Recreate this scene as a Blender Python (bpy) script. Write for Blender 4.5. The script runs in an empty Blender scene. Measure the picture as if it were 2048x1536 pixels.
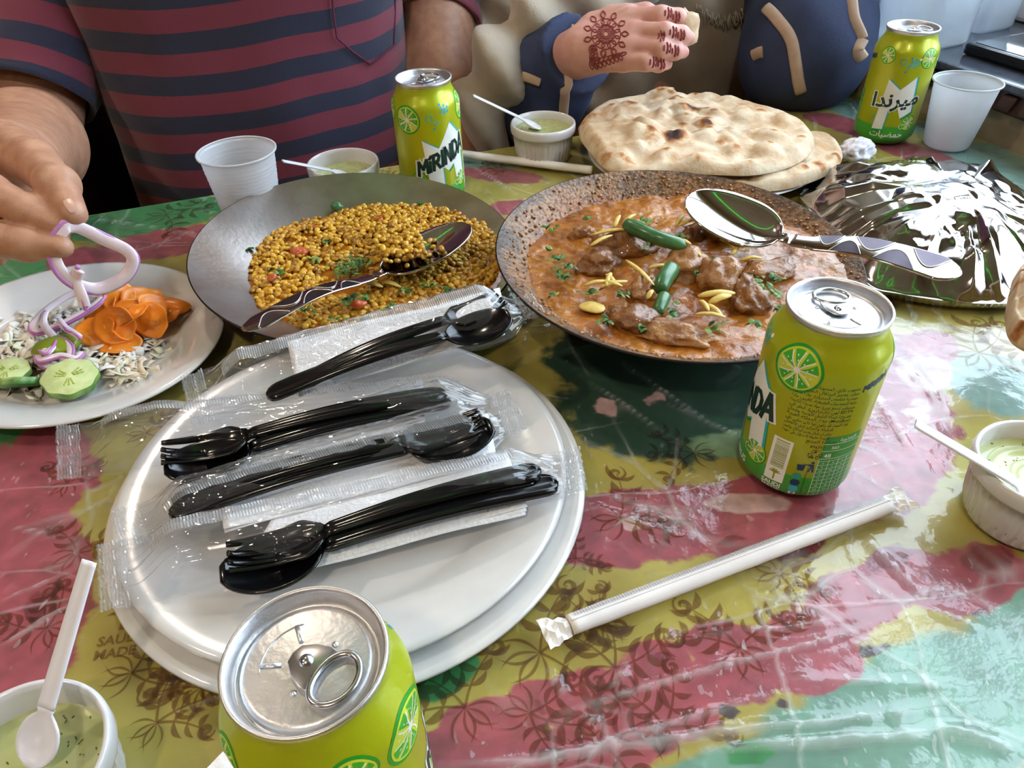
import bpy, bmesh, math, random
import numpy as np
from mathutils import Vector, Matrix

scene = bpy.context.scene
C = scene.collection
PI = math.pi
TZ = 0.75                      # height of the table top above the floor
random.seed(7)
rng = np.random.default_rng(11)

# ------------------------------------------------------------------ camera
FPX = 1472.38                  # focal length in pixels of the 2048 px wide frame
PITCH, ROLL, CAMH = math.radians(39.5675), math.radians(-1.7264), 0.3411
_r = np.array([1.0, 0, 0]); _u = np.array([0, math.sin(PITCH), math.cos(PITCH)])
CW = np.array([0, math.cos(PITCH), -math.sin(PITCH)])
CR = math.cos(ROLL) * _r + math.sin(ROLL) * _u
CU = -math.sin(ROLL) * _r + math.cos(ROLL) * _u
cam_d = bpy.data.cameras.new('camera'); cam = bpy.data.objects.new('camera', cam_d); C.objects.link(cam)
cam.matrix_world = Matrix(((CR[0], CU[0], -CW[0], 0), (CR[1], CU[1], -CW[1], 0), (CR[2], CU[2], -CW[2], TZ + CAMH), (0, 0, 0, 1)))
cam_d.sensor_fit = 'HORIZONTAL'; cam_d.sensor_width = 36; cam_d.lens = 36 * FPX / 2048
cam_d.clip_start = 0.01; cam_d.clip_end = 100
scene.camera = cam

# ------------------------------------------------------------------ light and exposure
vs = scene.view_settings
vs.view_transform = 'Standard'; vs.look = 'None'; vs.gamma = 1; vs.use_curve_mapping = False
vs.exposure = 0.72
scene.render.film_transparent = False
try:
    scene.cycles.use_denoising = True
    scene.cycles.max_bounces = 6; scene.cycles.diffuse_bounces = 3; scene.cycles.glossy_bounces = 4; scene.cycles.transparent_max_bounces = 14
    scene.cycles.use_adaptive_sampling = True; scene.cycles.adaptive_threshold = .08; scene.cycles.adaptive_min_samples = 12
    scene.cycles.sample_clamp_indirect = 4.0
    scene.cycles.caustics_reflective = False; scene.cycles.caustics_refractive = False
except Exception:
    pass
world = bpy.data.worlds.new('overcast_sky'); scene.world = world; world.use_nodes = True
_wn = world.node_tree.nodes; _bg = _wn['Background']
_bg.inputs[0].default_value = (0.74, 0.87, 1.0, 1); _bg.inputs[1].default_value = 5.6

# window wall frame: runs along WD, outward normal WN, through WA (table right edge)
WA = np.array([0.562, 0.849]); WD = np.array([0.373, -0.928]); WN = np.array([0.928, 0.373])
def wp(s, n, z):               # a point in the window wall's own frame (z above the table top)
    p = WA + WD * s + WN * n
    return (p[0], p[1], TZ + z)
WIN_S0, WIN_S1, WIN_Z0, WIN_Z1 = -2.9, 1.05, 0.075, 1.50
def area_light(name, loc, normal, sx, sy, power, col, portal=False):
    d = bpy.data.lights.new(name, 'AREA'); d.shape = 'RECTANGLE'; d.size = sx; d.size_y = sy
    d.energy = power; d.color = col
    o = bpy.data.objects.new(name, d); C.objects.link(o); o.location = loc
    o.rotation_euler = Vector(normal).to_track_quat('-Z', 'Y').to_euler()
    if portal: d.cycles.is_portal = True
    return o
area_light('window_portal', wp((WIN_S0 + WIN_S1) / 2, 0.27, (WIN_Z0 + WIN_Z1) / 2), (-WN[0], -WN[1], 0),
           WIN_S1 - WIN_S0, WIN_Z1 - WIN_Z0, 1.0, (1, 1, 1), portal=True)

# ------------------------------------------------------------------ helpers
def ray(px, py): return (px - 1024) / FPX * CR - (py - 768) / FPX * CU + CW
def U(px, py, h=0.0):          # the point at height h above the table seen at (px, py)
    d = ray(px, py); t = (h - CAMH) / d[2]
    return np.array([d[0] * t, d[1] * t, TZ + h])
def Dy(px, py, y):             # the point at depth y seen at (px, py)
    d = ray(px, py); t = y / d[1]
    return np.array([0, 0, TZ + CAMH]) + d * t
def lin(c):
    if isinstance(c, str):
        c = [int(c[i:i + 2], 16) / 255 for i in (1, 3, 5)]
    return tuple(x / 12.92 if x <= .04045 else ((x + .055) / 1.055) ** 2.4 for x in c[:3]) + (1.0,)

ORG = {}
def tag(o, label=None, cat=None, group=None, kind=None):
    if label: o['label'] = label
    if cat: o['category'] = cat
    if group: o['group'] = group
    if kind: o['kind'] = kind
    return o
def thing(name, label, cat, loc=(0, 0, 0), group=None, kind=None):
    o = bpy.data.objects.new(name, None); C.objects.link(o); o.location = loc; o.empty_display_size = .02
    ORG[o] = np.array(loc, float)
    return tag(o, label, cat, group, kind)
def mesh_obj(name, verts, faces, mat, parent=None, smooth=True, local=False, kind=None, label=None, attr=None, mats=None, fmat=None):
    v = np.asarray(verts, float).reshape(-1, 3)
    org = ORG.get(parent, np.zeros(3)) if parent else np.zeros(3)
    if parent and not local: v = v - org
    me = bpy.data.meshes.new(name)
    me.from_pydata(v.tolist(), [], [tuple(int(i) for i in f) for f in faces]); me.update()
    if smooth: me.polygons.foreach_set('use_smooth', [True] * len(me.polygons))
    for m in (mats or [mat]): me.materials.append(m)
    if fmat is not None: me.polygons.foreach_set('material_index', list(fmat))
    if attr:
        for k, a in attr.items():
            at = me.attributes.new(k, 'FLOAT', 'POINT'); at.data.foreach_set('value', np.asarray(a, 'f'))
    o = bpy.data.objects.new(name, me); C.objects.link(o)
    if parent: o.parent = parent; ORG[o] = org
    else: ORG[o] = np.zeros(3)
    if kind: o['kind'] = kind
    if label: o['label'] = label
    return o
def top(name, verts, faces, mat, label, cat, group=None, kind=None, loc=None, **kw):   # a thing that is one mesh
    v = np.asarray(verts, float)
    if loc is None: loc = np.array([v[:, 0].mean(), v[:, 1].mean(), v[:, 2].min()])
    o = mesh_obj(name, v - loc, faces, mat, **kw); o.location = loc; ORG[o] = np.array(loc, float)
    return tag(o, label, cat, group, kind)
def copy_tree(o, parent=None):
    c = o.copy(); C.objects.link(c)
    if parent: c.parent = parent
    for ch in list(o.children): copy_tree(ch, c)
    return c
def join(*parts):              # join (verts, faces) pairs
    V, F, n = [], [], 0
    for v, f in parts:
        v = np.asarray(v, float).reshape(-1, 3); V.append(v); F += [tuple(i + n for i in q) for q in f]; n += len(v)
    return np.concatenate(V), F
def grid_faces(nu, nv, cu=False, cv=False):
    F = []
    for i in range(nu if cu else nu - 1):
        for j in range(nv if cv else nv - 1):
            a, b = i, (i + 1) % nu; c, d = j, (j + 1) % nv
            F.append((a * nv + c, b * nv + c, b * nv + d, a * nv + d))
    return F
def lathe(prof, n=48, cap0=False, cap1=False, fn=None):
    prof = np.asarray(prof, float); m = len(prof)
    t = np.linspace(0, 2 * PI, n, endpoint=False)
    R = np.repeat(prof[None, :, 0], n, 0); Z = np.repeat(prof[None, :, 1], n, 0); T = np.repeat(t[:, None], m, 1)
    if fn is not None: R, Z = fn(R, Z, T)
    v = np.stack([R * np.cos(T), R * np.sin(T), Z], -1).reshape(-1, 3)
    F = grid_faces(n, m, cu=True)
    if cap0: F.append(tuple(i * m for i in range(n))[::-1])
    if cap1: F.append(tuple(i * m + m - 1 for i in range(n)))
    return v, F
def smooth_path(pts, n):
    pts = np.asarray(pts, float); k = len(pts)
    if k == 2: return pts[0] + np.linspace(0, 1, n)[:, None] * (pts[1] - pts[0])
    P = np.vstack([2 * pts[0] - pts[1], pts, 2 * pts[-1] - pts[-2]])
    out = []
    for s in np.linspace(0, k - 1, n):
        i = min(int(s), k - 2); t = s - i; a, b, c, d = P[i:i + 4]
        out.append(.5 * (2 * b + (c - a) * t + (2 * a - 5 * b + 4 * c - d) * t * t + (3 * b - a - 3 * c + d) * t ** 3))
    return np.array(out)
def tube(path, rad, n=10, flat=None, closed=False, up=(0, 0, 1), caps=True):
    path = np.asarray(path, float); m = len(path)
    rad = np.broadcast_to(np.asarray(rad, float), (m,)); fl = np.broadcast_to(np.asarray(flat if flat is not None else 1.0, float), (m,))
    tg = np.roll(path, -1, 0) - np.roll(path, 1, 0) if closed else np.gradient(path, axis=0)
    tg /= np.linalg.norm(tg, axis=1)[:, None] + 1e-12
    up = np.asarray(up, float)
    sd = np.cross(tg, up); sd /= np.linalg.norm(sd, axis=1)[:, None] + 1e-9
    nu = np.cross(sd, tg)
    t = np.linspace(0, 2 * PI, n, endpoint=False)
    v = path[:, None, :] + rad[:, None, None] * (np.cos(t)[None, :, None] * sd[:, None, :] + (fl[:, None] * np.sin(t)[None, :])[..., None] * nu[:, None, :])
    F = grid_faces(m, n, cu=closed, cv=True)
    if caps and not closed:
        F.append(tuple(range(n))); F.append(tuple((m - 1) * n + i for i in range(n))[::-1])
    return v.reshape(-1, 3), F
def box(c, s, rz=0.0):
    x, y, z = np.asarray(s) / 2
    v = np.array([(a * x, b * y, d * z) for a in (-1, 1) for b in (-1, 1) for d in (-1, 1)], float)
    if rz: v = v @ np.array([[math.cos(rz), math.sin(rz), 0], [-math.sin(rz), math.cos(rz), 0], [0, 0, 1]])
    return v + np.asarray(c, float), [(0, 1, 3, 2), (4, 6, 7, 5), (0, 4, 5, 1), (2, 3, 7, 6), (0, 2, 6, 4), (1, 5, 7, 3)]
def bevel(o, w=.003, seg=2):
    m = o.modifiers.new('bevel', 'BEVEL'); m.width = w; m.segments = seg; m.limit_method = 'ANGLE'; m.angle_limit = .7
    return o
def _h(ix, iy, iz, s):
    n = (ix * 374761393 + iy * 668265263 + iz * 2147483647 + s * 144665) & 0xffffffff
    n = ((n ^ (n >> 13)) * 1274126177) & 0xffffffff
    return ((n ^ (n >> 16)) & 0xffff) / 65535.0
def vnoise(p, s=0):            # smooth value noise, -1..1
    p = np.asarray(p, float); i = np.floor(p).astype(np.int64); f = p - i; f = f * f * (3 - 2 * f)
    r = 0
    for a in (0, 1):
        for b in (0, 1):
            for c in (0, 1):
                w = (f[..., 0] if a else 1 - f[..., 0]) * (f[..., 1] if b else 1 - f[..., 1]) * (f[..., 2] if c else 1 - f[..., 2])
                r = r + w * _h(i[..., 0] + a, i[..., 1] + b, i[..., 2] + c, s)
    return r * 2 - 1
def fbm(p, o=3, s=0):
    p = np.asarray(p, float); r = 0; a = 1.0
    for k in range(o): r = r + a * vnoise(p * 2 ** k, s + k * 17); a *= .5
    return r
# signed-distance modelling: smooth unions of tapered capsules, meshed by surface nets
def sd_cap(p, a, b, ra, rb):
    a = np.asarray(a, float); b = np.asarray(b, float); ba = b - a; L2 = ba @ ba + 1e-12
    t = np.clip(((p - a) @ ba) / L2, 0, 1)
    return np.linalg.norm(p - a - t[..., None] * ba, axis=-1) - (ra + (rb - ra) * t)
def sd_ell(p, c, r, M=None):
    q = p - np.asarray(c, float)
    if M is not None: q = q @ np.asarray(M)
    r = np.asarray(r, float); k0 = np.linalg.norm(q / r, axis=-1); k1 = np.linalg.norm(q / (r * r), axis=-1)
    return k0 * (k0 - 1) / (k1 + 1e-9)
def smin(a, b, k):
    h = np.clip(.5 + .5 * (b - a) / k, 0, 1)
    return b + (a - b) * h - k * h * (1 - h)
def surf_net(fn, lo, hi, step):
    lo = np.asarray(lo, float); n = np.ceil((np.asarray(hi, float) - lo) / step).astype(int) + 1
    ax = [lo[i] + step * np.arange(n[i]) for i in range(3)]
    G = np.stack(np.meshgrid(*ax, indexing='ij'), -1)
    d = fn(G.reshape(-1, 3)).reshape(n); s = d < 0
    c = s[:-1, :-1, :-1].astype(int)
    acc = np.zeros(tuple(n - 1) + (3,)); cnt = np.zeros(tuple(n - 1)); tot = np.zeros(tuple(n - 1), int)
    cor = [(i, j, k) for i in (0, 1) for j in (0, 1) for k in (0, 1)]
    def cut(A, o): return A[o[0]:o[0] + n[0] - 1, o[1]:o[1] + n[1] - 1, o[2]:o[2] + n[2] - 1]
    for o in cor: tot += cut(s, o)
    act = (tot > 0) & (tot < 8)
    for o in cor:
        for axis in range(3):
            if o[axis]: continue
            q = list(o); q[axis] = 1
            da, db = cut(d, o), cut(d, q); x = act & ((da < 0) != (db < 0))
            t = np.where(x, da / np.where(x, da - db, 1), 0)
            for k in range(3): acc[..., k] += x * (o[k] + (t if k == axis else 0))
            cnt += x
    idx = -np.ones(tuple(n - 1), int); ijk = np.argwhere(act); idx[act] = np.arange(len(ijk))
    V = lo + step * (ijk + acc[act] / cnt[act][:, None])
    F = []
    for axis in range(3):
        b_, c_ = [(1, 2), (2, 0), (0, 1)][axis]
        sl = [slice(1, n[k] - 1) for k in range(3)]; sl[axis] = slice(0, n[axis] - 1)
        s2 = list(sl); s2[axis] = slice(1, n[axis])
        A, B = s[tuple(sl)], s[tuple(s2)]
        for flip, m in ((False, A & ~B), (True, ~A & B)):
            w = np.argwhere(m)
            if not len(w): continue
            w = w + [1 if k != axis else 0 for k in range(3)]
            e1 = np.zeros(3, int); e1[b_] = 1; e2 = np.zeros(3, int); e2[c_] = 1
            g = lambda q: idx[q[:, 0], q[:, 1], q[:, 2]]
            quad = np.stack([g(w - e1 - e2), g(w - e2), g(w), g(w - e1)], 1)
            if flip: quad = quad[:, ::-1]
            F += [tuple(q) for q in quad if q.min() >= 0]
    return V, F
def sdf_mesh(fn, lo, hi, step, relax=1):
    V, F = surf_net(fn, lo, hi, step)
    for _ in range(relax):
        acc = np.zeros_like(V); cn = np.zeros(len(V)); Q = np.array(F)
        for a in range(4):
            for b in (1, 3):
                np.add.at(acc, Q[:, a], V[Q[:, (a + b) % 4]]); np.add.at(cn, Q[:, a], 1)
        V = V * .5 + .5 * acc / np.maximum(cn, 1)[:, None]
    return V, F

# ------------------------------------------------------------------ materials
def nd(nt, t, x=None, **kw):
    n = nt.nodes.new(t)
    for k, v in kw.items():
        if isinstance(k, str) and hasattr(n, k): setattr(n, k, v)
    return n
def new_mat(name):
    m = bpy.data.materials.new(name); m.use_nodes = True; nt = m.node_tree
    return m, nt, nt.nodes['Principled BSDF']
def pm(name, col, rough=.5, metal=0.0, col2=None, nscale=40, bump=0.0, bscale=120, detail=3, **kw):
    """a Principled material whose colour and relief come from noise"""
    m, nt, b = new_mat(name); L = nt.links.new
    tc = nt.nodes.new('ShaderNodeTexCoord')
    b.inputs['Roughness'].default_value = rough; b.inputs['Metallic'].default_value = metal
    c1 = lin(col); c2 = lin(col2) if col2 else tuple(x * .88 for x in c1[:3]) + (1,)
    n = nt.nodes.new('ShaderNodeTexNoise'); n.inputs['Scale'].default_value = nscale; n.inputs['Detail'].default_value = detail
    L(tc.outputs['Object'], n.inputs['Vector'])
    r = nt.nodes.new('ShaderNodeValToRGB'); r.color_ramp.elements[0].position = .35; r.color_ramp.elements[1].position = .65
    r.color_ramp.elements[0].color = c2; r.color_ramp.elements[1].color = c1
    L(n.outputs['Fac'], r.inputs['Fac']); L(r.outputs['Color'], b.inputs['Base Color'])
    if bump:
        n2 = nt.nodes.new('ShaderNodeTexNoise'); n2.inputs['Scale'].default_value = bscale; n2.inputs['Detail'].default_value = 4
        L(tc.outputs['Object'], n2.inputs['Vector'])
        bp = nt.nodes.new('ShaderNodeBump'); bp.inputs['Strength'].default_value = bump; bp.inputs['Distance'].default_value = .002
        L(n2.outputs['Fac'], bp.inputs['Height']); L(bp.outputs['Normal'], b.inputs['Normal'])
    for k, v in kw.items():
        k = {'sss': 'Subsurface Weight', 'trans': 'Transmission Weight', 'coat': 'Coat Weight', 'spec': 'Specular IOR Level', 'alpha': 'Alpha', 'sheen': 'Sheen Weight', 'ior': 'IOR'}.get(k, k)
        b.inputs[k].default_value = v
        if k == 'Subsurface Weight':
            b.inputs['Subsurface Radius'].default_value = (1, .6, .4); b.inputs['Subsurface Scale'].default_value = .004
    return m
def glow_mat(name, col, strength):
    m, nt, b = new_mat(name)
    b.inputs['Base Color'].default_value = lin(col); b.inputs['Emission Color'].default_value = lin(col); b.inputs['Emission Strength'].default_value = strength
    return m
def film_mat(name, tint=(1, 1, 1), haze=.06, rough=.08, bump=.0, bscale=60, fres=1.35, crease=0):
    """thin clear plastic: mostly see-through, glossy by Fresnel, a little milky"""
    m, nt, b = new_mat(name); L = nt.links.new; nt.nodes.remove(b)
    out = nt.nodes['Material Output']
    tr = nt.nodes.new('ShaderNodeBsdfTransparent'); tr.inputs[0].default_value = (*tint, 1)
    gl = nt.nodes.new('ShaderNodeBsdfGlossy'); gl.inputs['Roughness'].default_value = rough
    df = nt.nodes.new('ShaderNodeBsdfDiffuse'); df.inputs[0].default_value = (.92, .94, .96, 1)
    tl = nt.nodes.new('ShaderNodeBsdfTranslucent'); tl.inputs[0].default_value = (.92, .94, .96, 1)
    ad = nt.nodes.new('ShaderNodeMixShader'); L(df.outputs[0], ad.inputs[1]); L(tl.outputs[0], ad.inputs[2])
    fr = nt.nodes.new('ShaderNodeLayerWeight'); fr.inputs['Blend'].default_value = .5     # Schlick: the same from both faces of the film
    pw = nt.nodes.new('ShaderNodeMath'); pw.operation = 'POWER'; pw.inputs[1].default_value = 4.0; L(fr.outputs['Facing'], pw.inputs[0])
    f0 = ((fres - 1) / (fres + 1)) ** 2 * 1.6
    fm = nt.nodes.new('ShaderNodeMath'); fm.operation = 'MULTIPLY_ADD'; fm.inputs[1].default_value = .85 - f0; fm.inputs[2].default_value = f0; L(pw.outputs[0], fm.inputs[0])
    m1 = nt.nodes.new('ShaderNodeMixShader'); m1.inputs[0].default_value = haze
    L(tr.outputs[0], m1.inputs[1]); L(ad.outputs[0], m1.inputs[2])
    m2 = nt.nodes.new('ShaderNodeMixShader'); L(fm.outputs[0], m2.inputs[0]); L(m1.outputs[0], m2.inputs[1]); L(gl.outputs[0], m2.inputs[2])
    L(m2.outputs[0], out.inputs[0])
    if crease:                 # the film scatters light where it is folded
        at = nt.nodes.new('ShaderNodeAttribute'); at.attribute_name = 'crease'; cm = nt.nodes.new('ShaderNodeMath'); cm.operation = 'MULTIPLY_ADD'; cm.inputs[1].default_value = crease; cm.inputs[2].default_value = haze
        L(at.outputs['Fac'], cm.inputs[0])
        tq = nt.nodes.new('ShaderNodeTexCoord'); total = cm.outputs[0]
        def mask(sock, lo, hi, w):
            r_ = nt.nodes.new('ShaderNodeMapRange'); r_.inputs['From Min'].default_value = lo; r_.inputs['From Max'].default_value = hi; r_.inputs['To Max'].default_value = w; L(sock, r_.inputs['Value']); return r_.outputs[0]
        def op(kind, a_, b_):
            q_ = nt.nodes.new('ShaderNodeMath'); q_.operation = kind; L(a_, q_.inputs[0]); L(b_, q_.inputs[1]); return q_.outputs[0]
        def noise(scale, detail, stretch=(1, 1, 1), rot=0):
            mp = nt.nodes.new('ShaderNodeMapping'); mp.inputs['Scale'].default_value = stretch; mp.inputs['Rotation'].default_value = (0, 0, rot); L(tq.outputs['Object'], mp.inputs['Vector'])
            n_ = nt.nodes.new('ShaderNodeTexNoise'); n_.inputs['Scale'].default_value = scale; n_.inputs['Detail'].default_value = detail; L(mp.outputs[0], n_.inputs['Vector']); return n_, mp
        region, _ = noise(9, 2); reg = mask(region.outputs['Fac'], .46, .62, 1)
        for sc_, st_, ro_ in ((11, (1, .5, 1), .5), (17, (.45, 1, 1), -.3)):          # web of fine folds
            _, mp_ = noise(5, 2, st_, ro_); wob_ = nt.nodes.new('ShaderNodeTexNoise'); wob_.inputs['Scale'].default_value = 14; L(mp_.outputs[0], wob_.inputs['Vector'])
            sc2 = nt.nodes.new('ShaderNodeVectorMath'); sc2.operation = 'SCALE'; sc2.inputs['Scale'].default_value = .03; L(wob_.outputs['Color'], sc2.inputs[0]); ad2 = nt.nodes.new('ShaderNodeVectorMath'); ad2.operation = 'ADD'; L(mp_.outputs[0], ad2.inputs[0]); L(sc2.outputs[0], ad2.inputs[1])
            vo = nt.nodes.new('ShaderNodeTexVoronoi'); vo.feature = 'DISTANCE_TO_EDGE'; vo.inputs['Scale'].default_value = sc_; L(ad2.outputs[0], vo.inputs['Vector'])
            total = op('ADD', total, op('MULTIPLY', mask(vo.outputs['Distance'], .022, .0, .42), reg))
        fl, _ = noise(210, 1, (1, .55, 1), .6); total = op('ADD', total, op('MULTIPLY', mask(fl.outputs['Fac'], .685, .70, .4), reg))   # clinging spots
        L(total, m1.inputs[0])
    if bump:
        tc = nt.nodes.new('ShaderNodeTexCoord'); n2 = nt.nodes.new('ShaderNodeTexNoise'); n2.inputs['Scale'].default_value = bscale; n2.inputs['Detail'].default_value = 3
        L(tc.outputs['Object'], n2.inputs['Vector'])
        bp = nt.nodes.new('ShaderNodeBump'); bp.inputs['Strength'].default_value = bump; bp.inputs['Distance'].default_value = .004
        L(n2.outputs['Fac'], bp.inputs['Height'])
        for x in (gl, fr): L(bp.outputs['Normal'], x.inputs['Normal'])
    return m

M = {}
M['porcelain'] = pm('white_porcelain', '#d6d4d2', .12, col2='#d0cecc', coat=.3)
M['ram'] = pm('ramekin_glaze', '#d9d7da', .18, col2='#d2cfd0', coat=.2)
M['wplastic'] = pm('white_spoon_plastic', '#e6e6f2', .3, col2='#dedeec', sss=.15)
M['black'] = pm('black_cutlery_plastic', '#0b0b0e', .16, col2='#08080a')
M['steel'] = pm('polished_steel', '#cfcac6', .07, 1.0, col2='#c4bfbb')
M['steel_line'] = pm('engraved_line', '#f0ece6', .35, 1.0)
M['steel_dark'] = pm('engraved_field', '#5a5158', .32, 1.0, col2='#4e464d')
M['alu'] = pm('brushed_aluminium', '#c9c9cc', .24, 1.0, col2='#bdbdc2', nscale=80)
M['alu_lid'] = pm('can_lid_aluminium', '#dadadd', .40, 1.0, col2='#c8c8cc', nscale=60, bump=.12, bscale=300)
M['napkin'] = pm('paper_napkin', '#f8f8fa', .9, col2='#f0f0f2', bump=.55, bscale=420)
M['paper'] = pm('straw_paper', '#f2efee', .8, col2='#eae6e6', bump=.1, bscale=200)
M['tick'] = pm('crimp_print', '#a9a7aa', .8)
M['skin_m'] = pm('tan_skin', '#b98a6f', .5, col2='#a87860', nscale=90, bump=.12, bscale=500, sss=.18)
M['skin_m_dark'] = M['skin_m']
M['skin_w'] = pm('fair_skin', '#cf9f92', .48, col2='#c79086', nscale=60, bump=.08, bscale=500, sss=.2)
M['nail'] = pm('fingernail', '#c9a08c', .3, col2='#bd917c')
M['henna'] = pm('henna_dye', '#7d2a2c', .6, col2='#8f3a38', nscale=300)
M['hair'] = pm('dark_hair', '#17110e', .5)
# ================================================================== the room
M['wall'] = pm('painted_wall', '#b59a80', .8, col2='#a98d73', nscale=6, bump=.1)
M['ceil'] = pm('ceiling_paint', '#c3b09a', .9, col2='#b9a58f', nscale=4)
M['floor'] = pm('floor_tile', '#6b5a4c', .4, col2='#5d4d40', nscale=9)
M['sill'] = pm('dark_granite', '#4a505c', .12, col2='#3a3f49', nscale=160)
M['frame'] = pm('white_window_frame', '#e8e8ea', .35, col2='#dededf')
M['carved'] = pm('dark_carved_wood', '#5b4034', .4, col2='#452e25', nscale=50, bump=.2)
M['tile'] = pm('beige_wall_tile', '#a99a80', .3, col2='#97876c', nscale=25)
M['grout'] = pm('tile_grout', '#6f6556', .9)
M['lamp_metal'] = pm('lamp_housing', '#d8d2c8', .4)
M['pave'] = pm('street_paving', '#9c9a95', .9, col2='#8d8b86', nscale=3)
M['fac'] = pm('pale_facade', '#b9b2a6', .9, col2='#aca598', nscale=2)
def slab(name, pts, z0, z1, mat, **kw):           # a convex plan polygon between two heights
    n = len(pts); v = [(p[0], p[1], z) for z in (z0, z1) for p in pts]
    f = [tuple(range(n))[::-1], tuple(range(n, 2 * n))] + [(i, (i + 1) % n, n + (i + 1) % n, n + i) for i in range(n)]
    return mesh_obj(name, v, f, mat, smooth=False, **kw)
S = lambda o: tag(o, kind='structure')
def wq(s0, s1, n0, n1): return [wp(s0, n0, 0), wp(s1, n0, 0), wp(s1, n1, 0), wp(s0, n1, 0)]
RM_S0, RM_S1, RM_N = -3.0, 3.2, -5.0
S(slab('floor', wq(RM_S0, RM_S1, RM_N, .45), -.1, 0, M['floor']))
S(slab('ceiling', wq(RM_S0, RM_S1, RM_N, .45), 2.75, 2.85, M['ceil']))
S(slab('wall_back', wq(RM_S0 - .1, RM_S0, RM_N, .45), 0, 2.75, M['wall']))
S(slab('wall_front', wq(RM_S1, RM_S1 + .1, RM_N, .45), 0, 2.75, M['wall']))
S(slab('wall_left', wq(RM_S0, RM_S1, RM_N - .1, RM_N), 0, 2.75, M['wall']))
WB = slab('wall_right', wq(RM_S0, RM_S1, .012, .33), 0, TZ + .02, M['grout']); S(WB)
S(slab('wall_right_upper', wq(RM_S0, RM_S1, .2, .33), TZ + WIN_Z1, 2.75, M['wall']))
S(slab('wall_right_end', wq(WIN_S1, RM_S1, .2, .33), TZ + .06, TZ + WIN_Z1, M['wall']))
# wall tiles under the sill, each one a piece of the wall
TW, TH = .105, .105
for i in range(14):
    for j in range(4):
        s0 = -.75 + i * TW; z1 = .034 - j * TH
        if z1 - TH < -TZ: continue
        o = slab('wall_tile', wq(s0 + .002, s0 + TW - .002, .003, .012), TZ + z1 - TH + .002, TZ + z1 - .002, M['tile'])
        o.parent = WB; bevel(o, .002, 1)
SILL = S(slab('trim_1', wq(RM_S0, RM_S1, -.012, .33), TZ + .056, TZ + .066, M['sill'])); bevel(SILL, .003)
TR = S(slab('trim_2', wq(RM_S0, RM_S1, .0, .03), TZ + .032, TZ + .056, M['carved']))
for k in range(60):                                # carved slanted blocks along the trim under the sill
    s0 = -1.0 + k * .028
    v = []
    for n_ in (-.008, .002):
        for (ds, z) in ((0, .035), (.018, .035), (.024, .053), (.006, .053)): v.append(wp(s0 + ds, n_, z))
    o = mesh_obj('carved_block', v, [(0, 1, 2, 3), (7, 6, 5, 4), (0, 4, 5, 1), (1, 5, 6, 2), (2, 6, 7, 3), (3, 7, 4, 0)], M['carved'], parent=TR, smooth=False)
    bevel(o, .0015, 1)
# window: frame, mullions and panes
WG = S(thing('window_1', None, None, wp(-.7, .25, .066)))
def wbox(name, s0, s1, n0, n1, z0, z1, mat, parent):
    v = [wp(s, n, z) for z in (z0, z1) for (s, n) in ((s0, n0), (s1, n0), (s1, n1), (s0, n1))]
    return mesh_obj(name, v, [(3, 2, 1, 0), (4, 5, 6, 7), (0, 1, 5, 4), (1, 2, 6, 5), (2, 3, 7, 6), (3, 0, 4, 7)], mat, parent=parent, smooth=False)
bevel(wbox('window_rail', WIN_S0, WIN_S1, .215, .285, .066, .125, M['frame'], WG), .006)
bevel(wbox('window_rail', WIN_S0, WIN_S1, .215, .285, WIN_Z1 - .06, WIN_Z1, M['frame'], WG), .006)
M['pane'] = film_mat('window_glass', (.97, .99, 1), .0, .02, fres=1.45)
sv = [WIN_S0 + .03, -1.75, -.62, .20, WIN_S1 - .03]
for s in sv: bevel(wbox('mullion', s - .03, s + .03, .22, .28, .125, WIN_Z1 - .06, M['frame'], WG), .005)
for a, b in zip(sv[:-1], sv[1:]): wbox('pane', a + .03, b - .03, .247, .253, .125, WIN_Z1 - .06, M['pane'], WG)
# street outside the window: paving and a low pale building across the road
S(slab('street_ground', wq(-14, 14, .35, 16), -.25, -.15, M['pave']))
BD = thing('street_building', 'low pale building across the street seen through the window', 'building', wp(-3, 11, -.9))
wbox('facade', -9, 5, 11, 12, -.9, 2.2, M['fac'], BD)
M['shop'] = pm('shop_window', '#4c5258', .2)
for k in range(6): wbox('shop_window', -8.2 + k * 2.1, -6.7 + k * 2.1, 10.97, 11.02, -.2, 1.1, M['shop'], BD)

# ceiling lamps of the restaurant: warm round downlights, and a green light strip
M['warm'] = glow_mat('warm_lamp_diffuser', '#ffd2a0', 18)
M['green_led'] = glow_mat('green_led_strip', '#19ff4a', 2.6)
def downlight(x, y, label):
    t = thing('ceiling_lamp', label, 'lamp', (x, y, 2.70), group='ceiling lamps')
    v, f = lathe([(.10, .05), (.10, .0), (.085, -.012), (.075, .0)], 32); mesh_obj('lamp_ring', v, f, M['lamp_metal'], t, local=True)
    v, f = lathe([(.0001, .004), (.076, .004)], 32); mesh_obj('diffuser', v, [q[::-1] for q in f], M['warm'], t, local=True)
    d = bpy.data.lights.new('lamp_light', 'AREA'); d.shape = 'DISK'; d.size = .15; d.energy = LAMP_W; d.color = (1, .86, .70)
    o = bpy.data.objects.new('lamp_light', d); C.objects.link(o); o.location = (x, y, 2.685)
LAMP_W = 8.0
downlight(-.9, 1.9, 'round warm ceiling lamp above the far end of the table')
downlight(-1.5, .2, 'round warm ceiling lamp at the left of the table')
downlight(-.2, -.9, 'round warm ceiling lamp behind the camera')
downlight(-1.9, -1.8, 'round warm ceiling lamp farthest from the window')
v, f = tube(smooth_path([(-1.0, 1.35, 2.68), (.1, 1.0, 2.68), (.75, -.9, 2.68)], 30), .006, 8)
top('led_strip', v, f, M['green_led'], 'green glowing light strip along the ceiling', 'light strip')

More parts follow.
